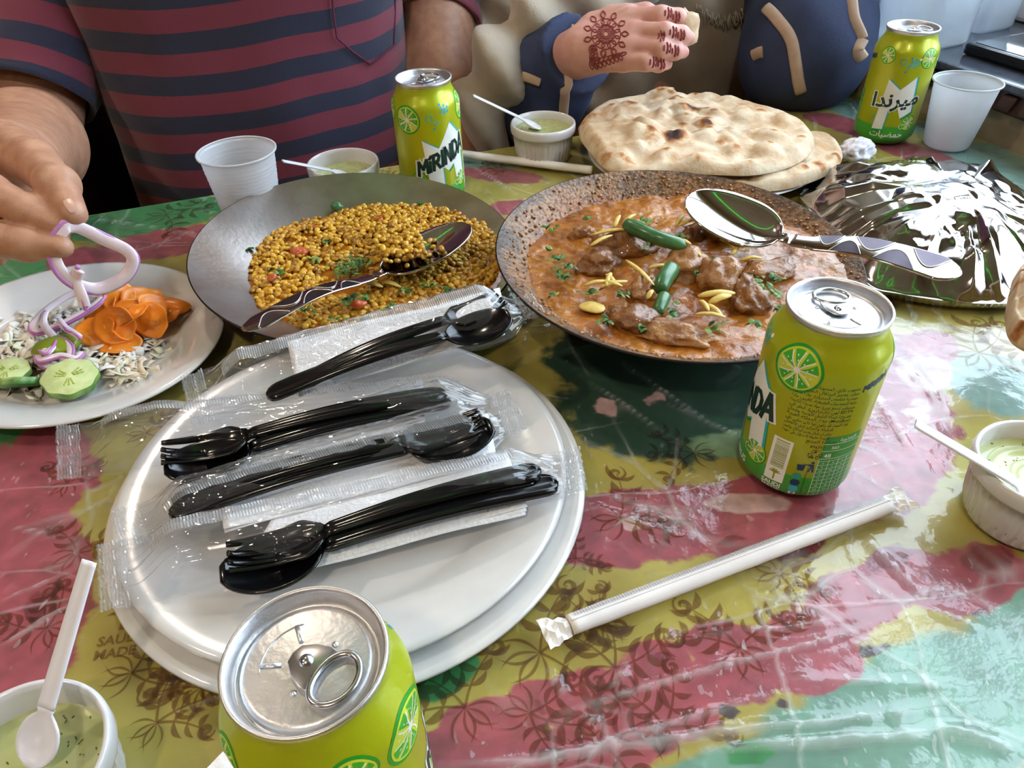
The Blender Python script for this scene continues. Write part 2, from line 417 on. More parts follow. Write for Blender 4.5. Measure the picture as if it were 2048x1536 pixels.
# ================================================================== table, cloth and plastic cover
far0, far1 = np.array([-.438, .711]), np.array([-.047, .843])
fd = (far1 - far0) / np.linalg.norm(far1 - far0)
_A = np.stack([fd, -WD], 1); _t = np.linalg.solve(_A, WA - far0); FR = far0 + fd * _t[0] - WN * .004
FL = far0 + fd * (-.75)
TP = [FL, FL + WD * 1.35, FR + WD * 1.35, FR]      # plan of the table, counter-clockwise
M['wood'] = pm('dark_table_wood', '#3a2519', .5, col2='#2b1a11', nscale=20)
TB = thing('dining_table', 'long restaurant table standing against the window wall', 'table', (*(sum(TP) / 4), 0))
slab('table_top', TP, TZ - .04, TZ - .0045, M['wood'], parent=TB)
for i, p in enumerate(TP):
    q = p + (sum(TP) / 4 - p) * .12
    v, f = box((q[0], q[1], (TZ - .04) / 2), (.06, .06, TZ - .04), .33); bevel(mesh_obj('leg', v, f, M['wood'], TB, smooth=False), .004)

# printed cloth: large soft-edged flowers, pan shade and film haze in some colours, laid out on the table in its own coordinates
BLOBS = []
def cloth_material():
    m, nt, b = new_mat('printed_oilcloth'); L = nt.links.new
    b.inputs['Roughness'].default_value = .35
    tc = nt.nodes.new('ShaderNodeTexCoord')
    n2 = nt.nodes.new('ShaderNodeTexNoise'); n2.inputs['Scale'].default_value = 16; n2.inputs['Detail'].default_value = 2; L(tc.outputs['Object'], n2.inputs['Vector'])
    base = nt.nodes.new('ShaderNodeValToRGB'); e = base.color_ramp.elements
    e[0].position = .35; e[1].position = .65; e[0].color = lin('#9a8a32'); e[1].color = lin('#b8ac4c'); L(n2.outputs['Fac'], base.inputs['Fac'])
    cur = base.outputs['Color']
    layers = [
        ('#6fa08a', .55, [(1870, 1420, 420, 170, -.35), (1500, 1560, 420, 90, -.3), (2080, 1260, 150, 110, -.4)]),  # light green print, paled by film haze put into the colour
        ('#7aa49a', .5, [(2000, 760, 120, 60, .3), (1990, 330, 130, 50, .35), (1750, 225, 120, 22, .25), (960, 330, 70, 18, .1)]),
        ('#2f8a4c', .65, [(40, 560, 130, 70, -.3), (300, 430, 190, 32, -.17), (560, 375, 90, 20, -.15), (20, 860, 60, 40, 0), (1500, 1500, 60, 30, 0), (880, 1330, 90, 60, -.4)]),
        ('#17432f', .6, [(1320, 800, 210, 110, .1), (1200, 720, 120, 60, .2), (1480, 760, 120, 70, 0), (600, 720, 200, 40, -.3)]),  # dark green print, with the pans' cast shade painted into its colour
        ('#7a9a70', .4, [(1500, 880, 130, 30, -.05)]),
        ('#a34652', .75, [(70, 1150, 110, 210, .1), (30, 1000, 120, 130, 0), (130, 930, 70, 60, 0), (20, 1330, 90, 70, 0), (330, 480, 190, 28, -.17), (150, 520, 60, 30, -.2), (100, 880, 80, 40, 0),
            (1350, 1035, 300, 75, -.05), (1220, 1080, 130, 50, 0), (1560, 990, 150, 50, 0), (1790, 860, 130, 150, .3), (1740, 720, 90, 70, .3), (1860, 690, 60, 40, 0),
            (940, 1450, 70, 60, 0), (1060, 1400, 62, 52, 0), (1000, 1510, 140, 60, 0), (1190, 1390, 90, 70, 0), (1320, 1310, 70, 45, 0), (1300, 1420, 160, 80, -.2), (1430, 1270, 55, 40, 0), (1480, 1330, 130, 70, -.3),
            (1600, 1270, 130, 60, -.3), (1720, 1190, 120, 70, -.3), (1830, 1150, 70, 60, 0), (1950, 1150, 120, 70, -.2), (1180, 1500, 190, 70, -.2), (1650, 1330, 100, 50, -.35),
            (1000, 345, 90, 14, .1), (1040, 410, 70, 16, 0), (1690, 245, 90, 16, .25), (1830, 300, 90, 16, .25), (850, 1500, 40, 40, 0)]),
        ('#c9a4a2', .5, [(1850, 740, 60, 40, .2), (1740, 800, 30, 40, 0), (1500, 1000, 90, 22, 0), (1270, 1040, 30, 18, 0), (1160, 1010, 25, 18, 0), (1340, 1260, 26, 20, 0), (1590, 1215, 26, 18, 0), (1080, 400, 36, 10, .1), (1840, 820, 26, 36, .2), (1310, 790, 24, 18, .2), (1210, 810, 28, 26, .2)]),
        ('#7d1f2e', .6, [(1600, 1085, 60, 26, -.3), (1690, 1020, 60, 24, -.2), (1460, 1075, 30, 18, 0), (1070, 1410, 26, 20, 0), (1330, 1310, 26, 16, 0), (1780, 1110, 50, 30, -.3), (1980, 1110, 60, 30, 0), (60, 1210, 30, 40, 0)]),
        ('#4a3c3a', .45, [(1330, 1480, 36, 28, 0), (1460, 1420, 26, 22, 0), (1750, 1290, 40, 22, -.3), (1980, 1220, 40, 14, -.2), (1560, 1400, 24, 18, 0), (1240, 1440, 14, 12, 0)]),
    ]
    for ci, (col, soft, blobs) in enumerate(layers):
        BLOBS.append(blobs)
        at = nt.nodes.new('ShaderNodeAttribute'); at.attribute_name = 'flower%d' % ci
        n4 = nt.nodes.new('ShaderNodeTexNoise'); n4.inputs['Scale'].default_value = 55 + 7 * ci; n4.inputs['Detail'].default_value = 2; L(tc.outputs['Object'], n4.inputs['Vector'])
        ma = nt.nodes.new('ShaderNodeMath'); ma.operation = 'MULTIPLY_ADD'; ma.inputs[1].default_value = .55; L(n4.outputs['Fac'], ma.inputs[0]); L(at.outputs['Fac'], ma.inputs[2])
        mr = nt.nodes.new('ShaderNodeMapRange'); mr.interpolation_type = 'SMOOTHSTEP'
        mr.inputs['From Min'].default_value = 1.34; mr.inputs['From Max'].default_value = .98 + .28 * soft; mr.inputs['To Min'].default_value = 0; mr.inputs['To Max'].default_value = 1
        L(ma.outputs[0], mr.inputs['Value'])
        n3 = nt.nodes.new('ShaderNodeTexNoise'); n3.inputs['Scale'].default_value = 45 + 9 * ci; n3.inputs['Detail'].default_value = 3; L(tc.outputs['Object'], n3.inputs['Vector'])
        cr = nt.nodes.new('ShaderNodeValToRGB'); k = lin(col); cr.color_ramp.elements[0].position = .3; cr.color_ramp.elements[1].position = .7
        cr.color_ramp.elements[0].color = tuple(x * .72 for x in k[:3]) + (1,); cr.color_ramp.elements[1].color = tuple(min(1, x * 1.15) for x in k[:3]) + (1,)
        L(n3.outputs['Fac'], cr.inputs['Fac'])
        mx = nt.nodes.new('ShaderNodeMix'); mx.data_type = 'RGBA'; L(mr.outputs[0], mx.inputs[0]); L(cur, mx.inputs[6]); L(cr.outputs['Color'], mx.inputs[7]); cur = mx.outputs[2]
    L(cur, b.inputs['Base Color'])
    return m
M['cloth'] = cloth_material()
ce = sum(TP) / 4
TO = [p + (p - ce) / np.linalg.norm(p - ce) * .004 for p in TP]
NU, NV = 190, 130
uu, vv = np.meshgrid(np.linspace(0, 1, NU), np.linspace(0, 1, NV), indexing='ij')
T0, T1, T2, T3 = [np.array(p) for p in TO]
G2 = (1 - uu)[..., None] * ((1 - vv)[..., None] * T0 + vv[..., None] * T3) + uu[..., None] * ((1 - vv)[..., None] * T1 + vv[..., None] * T2)
v = np.c_[G2.reshape(-1, 2), np.full(NU * NV, TZ - .003)]; fcs = grid_faces(NU, NV)
at = {}
for ci, blobs in enumerate(BLOBS):
    d = np.full(len(v), 9.0)
    for (px, py, dx, dy, an) in blobs:
        c = U(px, py)[:2]; a = (U(px + dx * math.cos(an), py + dx * math.sin(an)) - U(px - dx * math.cos(an), py - dx * math.sin(an)))[:2] / 2
        bb = (U(px - dy * math.sin(an), py + dy * math.cos(an)) - U(px + dy * math.sin(an), py - dy * math.cos(an)))[:2] / 2
        d = np.minimum(d, np.linalg.norm((v[:, :2] - c) @ np.linalg.inv(np.stack([a, bb])), axis=1))
    at['flower%d' % ci] = d
idx = np.arange(NU * NV).reshape(NU, NV)
for edge in (idx[:, 0], idx[-1, :], idx[0, ::-1]):   # hanging sides
    k = len(v); v = np.r_[v, v[edge] - (0, 0, .16)]
    for q in at: at[q] = np.r_[at[q], at[q][edge]]
    fcs += [(edge[i], edge[i + 1], k + i + 1, k + i) for i in range(len(edge) - 1)]
CL = mesh_obj('tablecloth', v, fcs, M['cloth'], smooth=False, attr=at); tag(CL, 'oilcloth printed with red flowers, green leaves and brown scrolls', 'tablecloth')

# brown scroll print on the cloth
def tint_mat(name, col):
    m, nt, b = new_mat(name); nt.nodes.remove(b)
    tr = nt.nodes.new('ShaderNodeBsdfTransparent'); tr.inputs[0].default_value = (*col, 1); nt.links.new(tr.outputs[0], nt.nodes['Material Output'].inputs[0])
    return m
M['scroll'] = tint_mat('scroll_print', (.70, .58, .43))
HP = TZ - .0026
def strip2d(path, w):
    path = np.asarray(path, float); t = np.gradient(path, axis=0); t /= np.linalg.norm(t, axis=1)[:, None] + 1e-9
    n = np.stack([-t[:, 1], t[:, 0]], 1); w = np.broadcast_to(np.asarray(w, float), (len(path),))[:, None] / 2
    v = np.empty((2 * len(path), 2)); v[0::2] = path + n * w; v[1::2] = path - n * w
    return v, [(2 * i, 2 * i + 1, 2 * i + 3, 2 * i + 2) for i in range(len(path) - 1)]
def leaf2d(p, ang, L_, W_, bend=.25):
    s = np.linspace(0, 1, 11); x = s * L_; y = bend * L_ * np.sin(s * PI) * .5
    w = W_ * np.sin(np.minimum(s * 1.08, 1) * PI) ** .8 * (1 - .25 * s) + 1e-5
    c, n = math.cos(ang), math.sin(ang); pth = np.stack([p[0] + x * c - y * n, p[1] + x * n + y * c], 1)
    return strip2d(pth, w)
def spiral2d(p, ang, R, turns=1.2, w=.0016, hand=1):
    s = np.linspace(0, 1, 34); th = ang + hand * s * turns * 2 * PI; rr = R * (1 - .82 * s)
    pth = np.stack([p[0] + rr * np.cos(th), p[1] + rr * np.sin(th)], 1)
    return strip2d(pth, w * (.4 + 1.2 * np.sin(s * PI)))
def flourish(px, py, size, ang, seed):
    r = random.Random(seed); c = U(px, py)[:2]; parts = []
    for k in range(3):
        a = ang + (k - 1) * .9 + r.uniform(-.2, .2); L_ = size * r.uniform(.7, 1)
        s = np.linspace(0, 1, 16); bd = r.choice((-1, 1)) * .35 * L_
        x, y = s * L_, bd * s * s; pth = np.stack([c[0] + x * math.cos(a) - y * math.sin(a), c[1] + x * math.sin(a) + y * math.cos(a)], 1)
        parts.append(strip2d(pth, .0013 * (1.2 - .7 * s)))
        for i in (5, 9, 13):
            for sg in (-1, 1):
                parts.append(leaf2d(pth[i], a + sg * r.uniform(.6, 1.1), size * r.uniform(.28, .46), size * r.uniform(.10, .16), sg * .35))
        parts.append(spiral2d(pth[-1], a, size * r.uniform(.12, .2), 1.3, .0018, r.choice((-1, 1))))
    for k in range(6):
        a = ang + PI + (k - 2.5) * .34; parts.append(leaf2d(c, a, size * .55, size * .05, .4 if k % 2 else -.4))
    return parts
FP = []
for q in [(1080, 1300, .042, .6, 1), (930, 1410, .034, 2.2, 2), (1230, 1330, .036, 1.2, 3), (1060, 1420, .03, -.4, 4), (310, 1440, .026, 1.0, 5), (260, 1340, .03, .2, 6), (400, 1370, .028, 2.0, 7),
          (330, 425, .045, .2, 8), (560, 385, .035, 0, 9), (420, 520, .03, .5, 10), (1240, 1030, .036, .3, 11), (1150, 1110, .02, .2, 12), (1480, 1290, .035, 1.8, 13), (1560, 1140, .03, 0, 14),
          (1960, 700, .05, .4, 15), (290, 860, .03, .4, 16), (150, 1100, .03, 1.0, 17), (90, 1250, .03, 2.4, 18), (1900, 380, .05, .3, 19), (760, 345, .03, .2, 20), (960, 330, .03, .1, 21),
          (1210, 1240, .028, 2.6, 22), (1330, 1450, .03, .9, 23), (1560, 640, .03, 1, 24), (1200, 1480, .03, .3, 25), (1700, 760, .03, 2, 26), (1390, 900, .03, 2.9, 27), (20, 600, .04, .2, 28), (130, 960, .026, 1.4, 29)]:
    FP += flourish(*q)
FV, FF = join(*[(np.c_[a, np.zeros(len(a))], b) for a, b in FP]); FV[:, 2] = HP
inside = lambda p: all(np.cross(TP[(i + 1) % 4] - TP[i], p[:2] - TP[i]) > .002 for i in range(4))
FF = [f for f in FF if all(inside(FV[i]) for i in f)]
mesh_obj('scroll_print', FV, FF, M['scroll'], parent=CL, smooth=False, kind='stuff')
# ------------------------------------------------------------------ clear film laid over the cloth
def film_cover():
    xs = np.arange(-1.02, .98, .0032); ys = np.r_[np.arange(.04, .42, .0025), np.arange(.42, 1.06, .0048)]
    X, Y = np.meshgrid(xs, ys, indexing='ij'); P2 = np.stack([X, Y], -1); H = np.zeros_like(X)
    creases = [  # long folds of the film, given by two ends on the table, half width, height
        (U(860, 1536), U(2060, 1390), .0035, .0030), (U(1010, 1536), U(1620, 1370), .0026, .0024), (U(1400, 1500), U(2060, 1450), .004, .003), (U(1120, 1420), U(1860, 1215), .0026, .0026),
        (U(1860, 1215), U(1990, 1260), .003, .003), (U(1720, 1060), U(1870, 1215), .0028, .0026), (U(1560, 1350), U(2060, 1375), .0022, .002), (U(1390, 1270), U(1770, 1225), .002, .0018),
        (U(1090, 1330), U(1150, 1420), .0022, .0024), (U(1150, 1420), U(1230, 1460), .002, .002), (U(1260, 1300), U(1210, 1400), .0018, .0016), (U(1640, 1310), U(1800, 1250), .0018, .0018),
        (U(0, 1290), U(180, 1180), .003, .0024), (U(0, 1200), U(160, 1130), .002, .002), (U(20, 1050), U(140, 1080), .002, .002), (U(1700, 720), U(1870, 960), .0022, .002), (U(1780, 700), U(1940, 860), .002, .002),
        (U(1600, 1000), U(1790, 1080), .002, .0018), (U(1130, 990), U(1420, 1090), .002, .0018), (U(1180, 1080), U(1300, 1010), .0018, .0016), (U(940, 330), U(1060, 400), .0024, .0024), (U(960, 380), U(1120, 360), .002, .002),
        (U(160, 430), U(420, 470), .003, .0022), (U(0, 640), U(110, 540), .004, .0026), (U(30, 700), U(120, 600), .003, .002), (U(1240, 720), U(1500, 900), .0024, .002), (U(1180, 760), U(1380, 900), .0022, .002), (U(1280, 780), U(1620, 930), .002, .0018),
        (U(1700, 200), U(1760, 330), .004, .003), (U(1900, 320), U(2060, 380), .004, .003), (U(350, 1420), U(520, 1360), .002, .0014), (U(250, 1280), U(420, 1330), .002, .0014), (U(880, 1260), U(1010, 1310), .002, .0016), (U(1500, 1180), U(1640, 1120), .0018, .0016),
        (U(1880, 1450), U(2060, 1500), .005, .004), (U(1560, 1500), U(1800, 1440), .003, .0024), (U(500, 440), U(360, 410), .003, .002)]
    wob = np.stack([fbm(np.stack([X * 20, Y * 20, X * 0], -1), 1, 5), fbm(np.stack([X * 20, Y * 20, X * 0 + 9], -1), 1, 6)], -1) * .0009
    Q = P2 + wob
    for a, b, w, h in creases:
        a, b = a[:2], b[:2]; ba = b - a; L2 = ba @ ba
        t = np.clip(((Q - a) @ ba) / L2, 0, 1); d = np.linalg.norm(Q - a - t[..., None] * ba, axis=-1)
        H = np.maximum(H, 1.4 * h * np.exp(-np.abs(d / (w * .55)) ** 1.2) * np.sin(np.clip(t * 1.1 + .05, 0, 1) * PI * .9 + .15))
    fine = fbm(np.stack([Q[..., 0] * 120, Q[..., 1] * 60, X * 0], -1), 2, 31)
    H += .0011 * np.clip(fine - .55, 0, 1) + .0012 * np.clip(1 - np.abs(fbm(np.stack([Q[..., 0] * 40, Q[..., 1] * 28, X * 0 + 3], -1), 2, 44)) * 9, 0, 1) * .5
    Z = TZ - .0018 + H
    ok = np.ones(X.shape, bool)
    for i in range(4):
        e = TP[(i + 1) % 4] - TP[i]; ok &= (e[0] * (Y - TP[i][1]) - e[1] * (X - TP[i][0])) > -.001
    F = [f for f in grid_faces(*X.shape) if ok.flat[f[0]] and ok.flat[f[1]] and ok.flat[f[2]] and ok.flat[f[3]]]
    used = np.unique(np.array(F)); mp = -np.ones(X.size, int); mp[used] = np.arange(len(used))
    V = np.stack([X, Y, Z], -1).reshape(-1, 3)[used]; F = [tuple(mp[list(f)]) for f in F]
    o = mesh_obj('plastic_cover', V, F, M['cover'], attr={'crease': np.clip(H.reshape(-1)[used] / .0022, 0, 1) ** 2.2})
    tag(o, 'clear creased plastic film stretched over the printed tablecloth', 'plastic sheet')
M['cover'] = film_mat('clear_table_film', (.98, .98, .98), .05, .10, bump=.14, bscale=120, fres=1.40, crease=.42)
film_cover()
# ================================================================== drink cans
_tc = {}
def text2d(s, size=1.0, bold=0.0, res=2, align='CENTER'):
    k = (s, bold, res, align)
    if k not in _tc:
        cu = bpy.data.curves.new('txt', 'FONT'); cu.body = s; cu.size = 1; cu.resolution_u = res; cu.offset = bold; cu.align_x = align
        cu.fill_mode = 'BOTH'; cu.dimensions = '2D'
        o = bpy.data.objects.new('txt', cu); C.objects.link(o)
        me = bpy.data.meshes.new_from_object(o.evaluated_get(bpy.context.evaluated_depsgraph_get()))
        v = np.array([x.co[:2] for x in me.vertices]).reshape(-1, 2); f = [tuple(p.vertices) for p in me.polygons]
        bpy.data.objects.remove(o); bpy.data.curves.remove(cu); bpy.data.meshes.remove(me); _tc[k] = (v, f)
    v, f = _tc[k]
    return v * size, f
def xf(sh, dx=0, dy=0, rot=0, sx=1, sy=1, shear=0):
    v, f = sh; v = np.asarray(v, float) * (sx, sy); v = np.c_[v[:, 0], v[:, 1] + shear * v[:, 0]]
    c, s = math.cos(rot), math.sin(rot)
    return np.c_[v[:, 0] * c - v[:, 1] * s + dx, v[:, 0] * s + v[:, 1] * c + dy], f
def poly(pts): return np.asarray(pts, float), [tuple(range(len(pts)))]
def disc(x, y, r, n=28, sx=1): t = np.linspace(0, 2 * PI, n, endpoint=False); return poly(np.c_[x + sx * r * np.cos(t), y + r * np.sin(t)])
def ring(x, y, r0, r1, n=28, a0=0, a1=2 * PI):
    t = np.linspace(a0, a1, n); v = np.concatenate([np.c_[x + r0 * np.cos(t), y + r0 * np.sin(t)], np.c_[x + r1 * np.cos(t), y + r1 * np.sin(t)]])
    return v, [(i, i + 1, n + i + 1, n + i) for i in range(n - 1)]
def rect(x0, y0, x1, y1): return poly([(x0, y0), (x1, y0), (x1, y1), (x0, y1)])
def sector(x, y, r, a0, a1, r0=.0, n=8):
    t = np.linspace(a0, a1, n); return poly([(x + r0 * math.cos((a0 + a1) / 2), y + r0 * math.sin((a0 + a1) / 2))] + [(x + r * math.cos(k), y + r * math.sin(k)) for k in t])
# Arabic letter joining, so that words read as on the can
_AF = dict(zip('اأإبتثجحخدذرزسشصضطظعغفقكلمنهويىةء', [
    (0xFE8D, 2), (0xFE83, 2), (0xFE87, 2), (0xFE8F, 4), (0xFE95, 4), (0xFE99, 4), (0xFE9D, 4), (0xFEA1, 4), (0xFEA5, 4), (0xFEA9, 2), (0xFEAB, 2), (0xFEAD, 2), (0xFEAF, 2),
    (0xFEB1, 4), (0xFEB5, 4), (0xFEB9, 4), (0xFEBD, 4), (0xFEC1, 4), (0xFEC5, 4), (0xFEC9, 4), (0xFECD, 4), (0xFED1, 4), (0xFED5, 4), (0xFED9, 4), (0xFEDD, 4), (0xFEE1, 4), (0xFEE5, 4),
    (0xFEE9, 4), (0xFEED, 2), (0xFEF1, 4), (0xFEEF, 2), (0xFE93, 2), (0xFE80, 1)]))
def arab(s):
    out = []
    for w in s.split(' '):
        r = []
        for i, ch in enumerate(w):
            if ch not in _AF: r.append(ch); continue
            b, n = _AF[ch]; p = i > 0 and w[i - 1] in _AF and _AF[w[i - 1]][1] == 4; x = i + 1 < len(w) and w[i + 1] in _AF and _AF[w[i + 1]][1] > 1 and n == 4
            r.append(chr(b + (3 if p and x else 2 if x else 1 if p else 0)))
        t = ''.join(r)
        out.append(t if all(ord(c) < 0x600 for c in w) else t[::-1].translate(str.maketrans('()', ')(')))
    return ' '.join(out[::-1])

CAN_R = .033
def can_rad(z):
    z = np.asarray(z, float); t = np.clip((z - .0985) / .0175, 0, 1); u = np.clip((.0105 - z) / .0095, 0, 1)
    return CAN_R - .0072 * (t * t * (3 - 2 * t)) * .95 - .0085 * u ** 1.8
def wrap(shapes, eps):         # lay flat shapes (millimetres: x round the can, y up) on the can wall
    bm = bmesh.new()
    for v, f in shapes:
        vs = [bm.verts.new((p[0], p[1], 0)) for p in v]
        for q in f:
            try: bm.faces.new([vs[i] for i in q])
            except ValueError: pass
    bmesh.ops.triangulate(bm, faces=bm.faces[:])
    tris = [[tuple(v.co[:2]) for v in f.verts] for f in bm.faces]; bm.free()
    def clip(pl, ax, lim, sg):
        o = []
        for i, p in enumerate(pl):
            q = pl[i - 1]; dp, dq = sg * (p[ax] - lim), sg * (q[ax] - lim)
            if (dp >= 0) != (dq >= 0): t = dq / (dq - dp); o.append((q[0] + (p[0] - q[0]) * t, q[1] + (p[1] - q[1]) * t))
            if dp >= 0: o.append(p)
        return o
    def strips(pls, ax, st, mn):
        res = []
        for pl in pls:
            a, b = min(p[ax] for p in pl), max(p[ax] for p in pl)
            if b - a < st or (b < mn and (ax == 0 or a > 12)): res.append(pl); continue
            k0, k1 = math.floor(a / st), math.ceil(b / st)
            for k in range(k0, k1):
                q = clip(clip(pl, ax, k * st, 1), ax, (k + 1) * st, -1)
                if len(q) > 2: res.append(q)
        return res
    pls = strips(strips(tris, 0, 2.2, -1e9), 1, 2.2, 99)
    P, F = [], []
    for pl in pls: F.append(tuple(range(len(P), len(P) + len(pl)))); P += pl
    if not P: return np.zeros((0, 3)), []
    P = np.array(P)
    a = P[:, 0] / 33.0; z = P[:, 1] / 1000; r = can_rad(z) + eps
    V = np.stack([r * np.cos(a), r * np.sin(a), z], -1)
    N = []
    for f in F:
        n = np.cross(V[f[1]] - V[f[0]], V[f[2]] - V[f[0]]); m = V[list(f)].mean(0); N.append(f if n @ (m * (1, 1, 0)) > 0 else f[::-1])
    return V, N
def can_body_mat():
    m, nt, b = new_mat('can_print_lacquer'); L = nt.links.new
    tc = nt.nodes.new('ShaderNodeTexCoord'); sx = nt.nodes.new('ShaderNodeSeparateXYZ'); L(tc.outputs['Object'], sx.inputs[0])
    r = nt.nodes.new('ShaderNodeValToRGB'); cr = r.color_ramp
    mu = nt.nodes.new('ShaderNodeMath'); mu.operation = 'MULTIPLY'; mu.inputs[1].default_value = 1 / .122; L(sx.outputs['Z'], mu.inputs[0]); L(mu.outputs[0], r.inputs['Fac'])
    cr.elements[0].position = 0; cr.elements[0].color = lin('#2f9a3a'); cr.elements[1].position = 1; cr.elements[1].color = lin('#aab61c')
    for p, c in ((.185, '#45ab38'), (.195, '#a3ac12'), (.45, '#b1b50d'), (.8, '#abb512')):
        e = cr.elements.new(p); e.color = lin(c)
    L(r.outputs['Color'], b.inputs['Base Color']); b.inputs['Roughness'].default_value = .32; b.inputs['Metallic'].default_value = .25; b.inputs['Coat Weight'].default_value = .2
    return m
M['can'] = can_body_mat()
for k, c in dict(lime_dk='#1f9a2c', lime_lt='#cbd83a', lime_gr='#5cb82e', white='#f1f3ee', ink='#12342e', cyan='#35b3c4', blue='#1e9fd0', navy='#173a63', teal='#2d9d86', gtab='#3f9a3f', seg='#3faf2f', palm='#8f9a2a').items():
    M['p_' + k] = pm('can_print_' + k, c, .38)
def lime(x, y, r, rot=0.3):
    out = {'lime_dk': [ring(x, y, r * .93, r * 1.04, 40)], 'lime_lt': [disc(x, y, r * .92, 40)], 'seg': [], 'white': []}
    for k in range(9):
        a = rot + k * 2 * PI / 9
        if k % 4 != 3: out['seg'].append(sector(x, y, r * .84, a + .09, a + 2 * PI / 9 - .09, r * .16))
        for q in (.42, .62):
            aa = a + .35 + (q - .5) * .5; out['white'].append(xf(disc(0, 0, r * .045, 8, .55), x + r * q * math.cos(aa), y + r * q * math.sin(aa), aa + PI / 2))
        out['white'].append(xf(strip2d(np.c_[np.linspace(.05, .8, 8) * r, .06 * r * np.sin(np.linspace(0, 3, 8))], r * .05), x, y, a))
    out['white'].append(disc(x, y, r * .13, 16))
    return out
L0 = {}                        # prints by colour and layer
def put(layer, col, *sh): L0.setdefault((layer, col), []).extend(sh)
def put_lime(x, y, r, rot=.3):
    for lay, (k, s) in enumerate(lime(x, y, r, rot).items()): put(lay + 1, k, *s)
def bubble_set(x, y):
    put(1, 'cyan', ring(x, y, 2.5, 3.4), ring(x + 6.5, y - 5, 1.7, 2.4)); put(1, 'blue', disc(x + 4.5, y - 10, 1.1))
def flake(x, y, s=4.2):
    put(1, 'cyan', *[xf(rect(-.45, 0, .45, s), x, y, k * PI / 3) for k in range(6)], *[ring(x + s * .9 * math.cos(k * PI / 3 + .5), y + s * .9 * math.sin(k * PI / 3 + .5), .7, 1.35, 10) for k in range(6)])
    put(2, 'white', disc(x + 5, y + 4, 1.2)); put(1, 'blue', disc(x - 4.5, y + 5, 1.2))
GLY = {'M': ([[(0, 0), (.08, 1), (.45, .38), (.82, 1), (.9, 0)]], 1.05), 'I': ([[(.1, 0), (.1, .72)], [(.05, .92), (.2, 1.08)]], .36), 'i': ([[(.1, 0), (.1, 1)]], .36),
       'R': ([[(.05, 0), (.05, 1), (.45, .98), (.6, .78), (.5, .56), (.08, .48)], [(.3, .5), (.66, 0)]], .82), 'N': ([[(.05, 0), (.05, 1), (.65, 0), (.65, 1)]], .86),
       'D': ([[(.05, .02), (.05, .98), (.4, .94), (.64, .68), (.64, .34), (.4, .06), (.05, .02)]], .84), 'A': ([[(0, 0), (.36, 1), (.76, 0)], [(.16, .32), (.6, .32)]], .8)}
def block_word(x, y, W, H, slope, w, word='MIRiNDA'):
    tw = sum(GLY[c][1] for c in word); k = W / tw; cx = -W / 2; out = []
    for j, c in enumerate(word):
        for st in GLY[c][0]:
            p = np.array(st, float) * (k, H * (1 + .05 * j)); p[:, 0] += cx; p[:, 1] += slope * p[:, 0]; p += (x, y)
            for a, b in zip(p[:-1], p[1:]):
                d = (b - a) / (np.linalg.norm(b - a) + 1e-9) * w * .3; out.append(strip2d([a - d, b + d], w * (.85 if c in 'Ii' else 1)))
        cx += GLY[c][1] * k
    return out
EM = [(-15.5, 17), (-21, 72), (-5, 63), (8.5, 86), (21.5, 71), (25, 33), (13, 29), (10.5, 45), (3.5, 39), (-2.5, 45), (-1.5, 20)]
def face(x, arabic):
    em = np.array(EM, float)
    if arabic: em = np.array([(-17, 19), (-13, 74), (1, 64), (15, 78), (20, 40), (9, 33), (3, 46), (-3, 40), (-5, 43), (-6, 20)], float)
    c = em.mean(0)
    put(1, 'lime_dk', poly((em - c) * 1.05 + c + (x + 1.6, -1.4))); put(2, 'cyan', poly((em - c) * 1.02 + c + (x + 1.3, .3))); put(3, 'white', poly(em + (x, 0)))
    if not arabic:
        put(4, 'white', *block_word(x, 46, 54, 13.5, .36, 6.6)); put(6, 'ink', *block_word(x, 46, 54, 13.5, .36, 3.3))
        put(2, 'white', xf(text2d('CITRUS', 6.5, .02), x + 4, 10.5, 0, 1, 1, .05))
    else:
        t = arab('ميرندا')
        put(4, 'white', xf(text2d(t, 22, .075), x, 46, 0, 1.0, .95, .12)); put(6, 'ink', xf(text2d(t, 22, .03), x, 46, 0, 1.0, .95, .12))
        put(2, 'white', xf(text2d(arab('حمضيات'), 9.5, .012), x, 11.5))
    put_lime(x - (22 if arabic else 34), 97 if arabic else 91, 8.5 if arabic else 13, .2); put_lime(x - 27, 31, 8.5, 1.1) if not arabic else None; put_lime(x + (24 if arabic else 33), 96, 10 if arabic else 13.5, .7); put_lime(x + 21, 27, 8.5, 2.0)
    bubble_set(x - (4 if arabic else 12), 93); flake(x + (8 if arabic else 4), 92 if arabic else 99); flake(x - 14, 27, 3.6); put(2, 'white', disc(x - 13, 35, 1.1), ring(x - 24, 52, 2, 2.4), ring(x + 14, 24, 2.6, 3.1))
face(0, False); AX = math.radians(213) * 33; face(AX, True)
# information panel
IX = 34.0
lines = ['مشروب غازي، المحتويات: مياه غازية', 'سكر، عصير البرتقال المركز، مادة', 'حمضية (حامض الستريك)، مادة منكهة', 'نكهة الحمضيات الطبيعية، كافيين، مادة', 'مستحلب (صمغ عربي)، مواد مضادة للاكسدة', 'EDTA لون (تارترازين). انظر الى', 'تعبئة شركة الشرق الاوسط وشمال', '(MenaBev) جدة، المملكة العربية', 'هذه المواد قد يكون لها تاثير سلبي على', 'النشاط والتركيز لدى الاطفال', 'يمكن ان يشكل عصير البرتقال رواسب', 'طبيعية خفيفة لا تؤثر على جودة', 'وسلامة المنتج']
for i, s in enumerate(lines):
    sh = text2d(arab(s), 3.0, .004, 1, 'LEFT'); w = sh[0][:, 0].max(); k = (34.0 if i < 9 else 26.0) / w if i < 12 else 1
    put(1, 'ink', xf(sh, IX + (0 if i < 12 else 14), 89 - i * 3.15, 0, min(k, 1.15), 1))
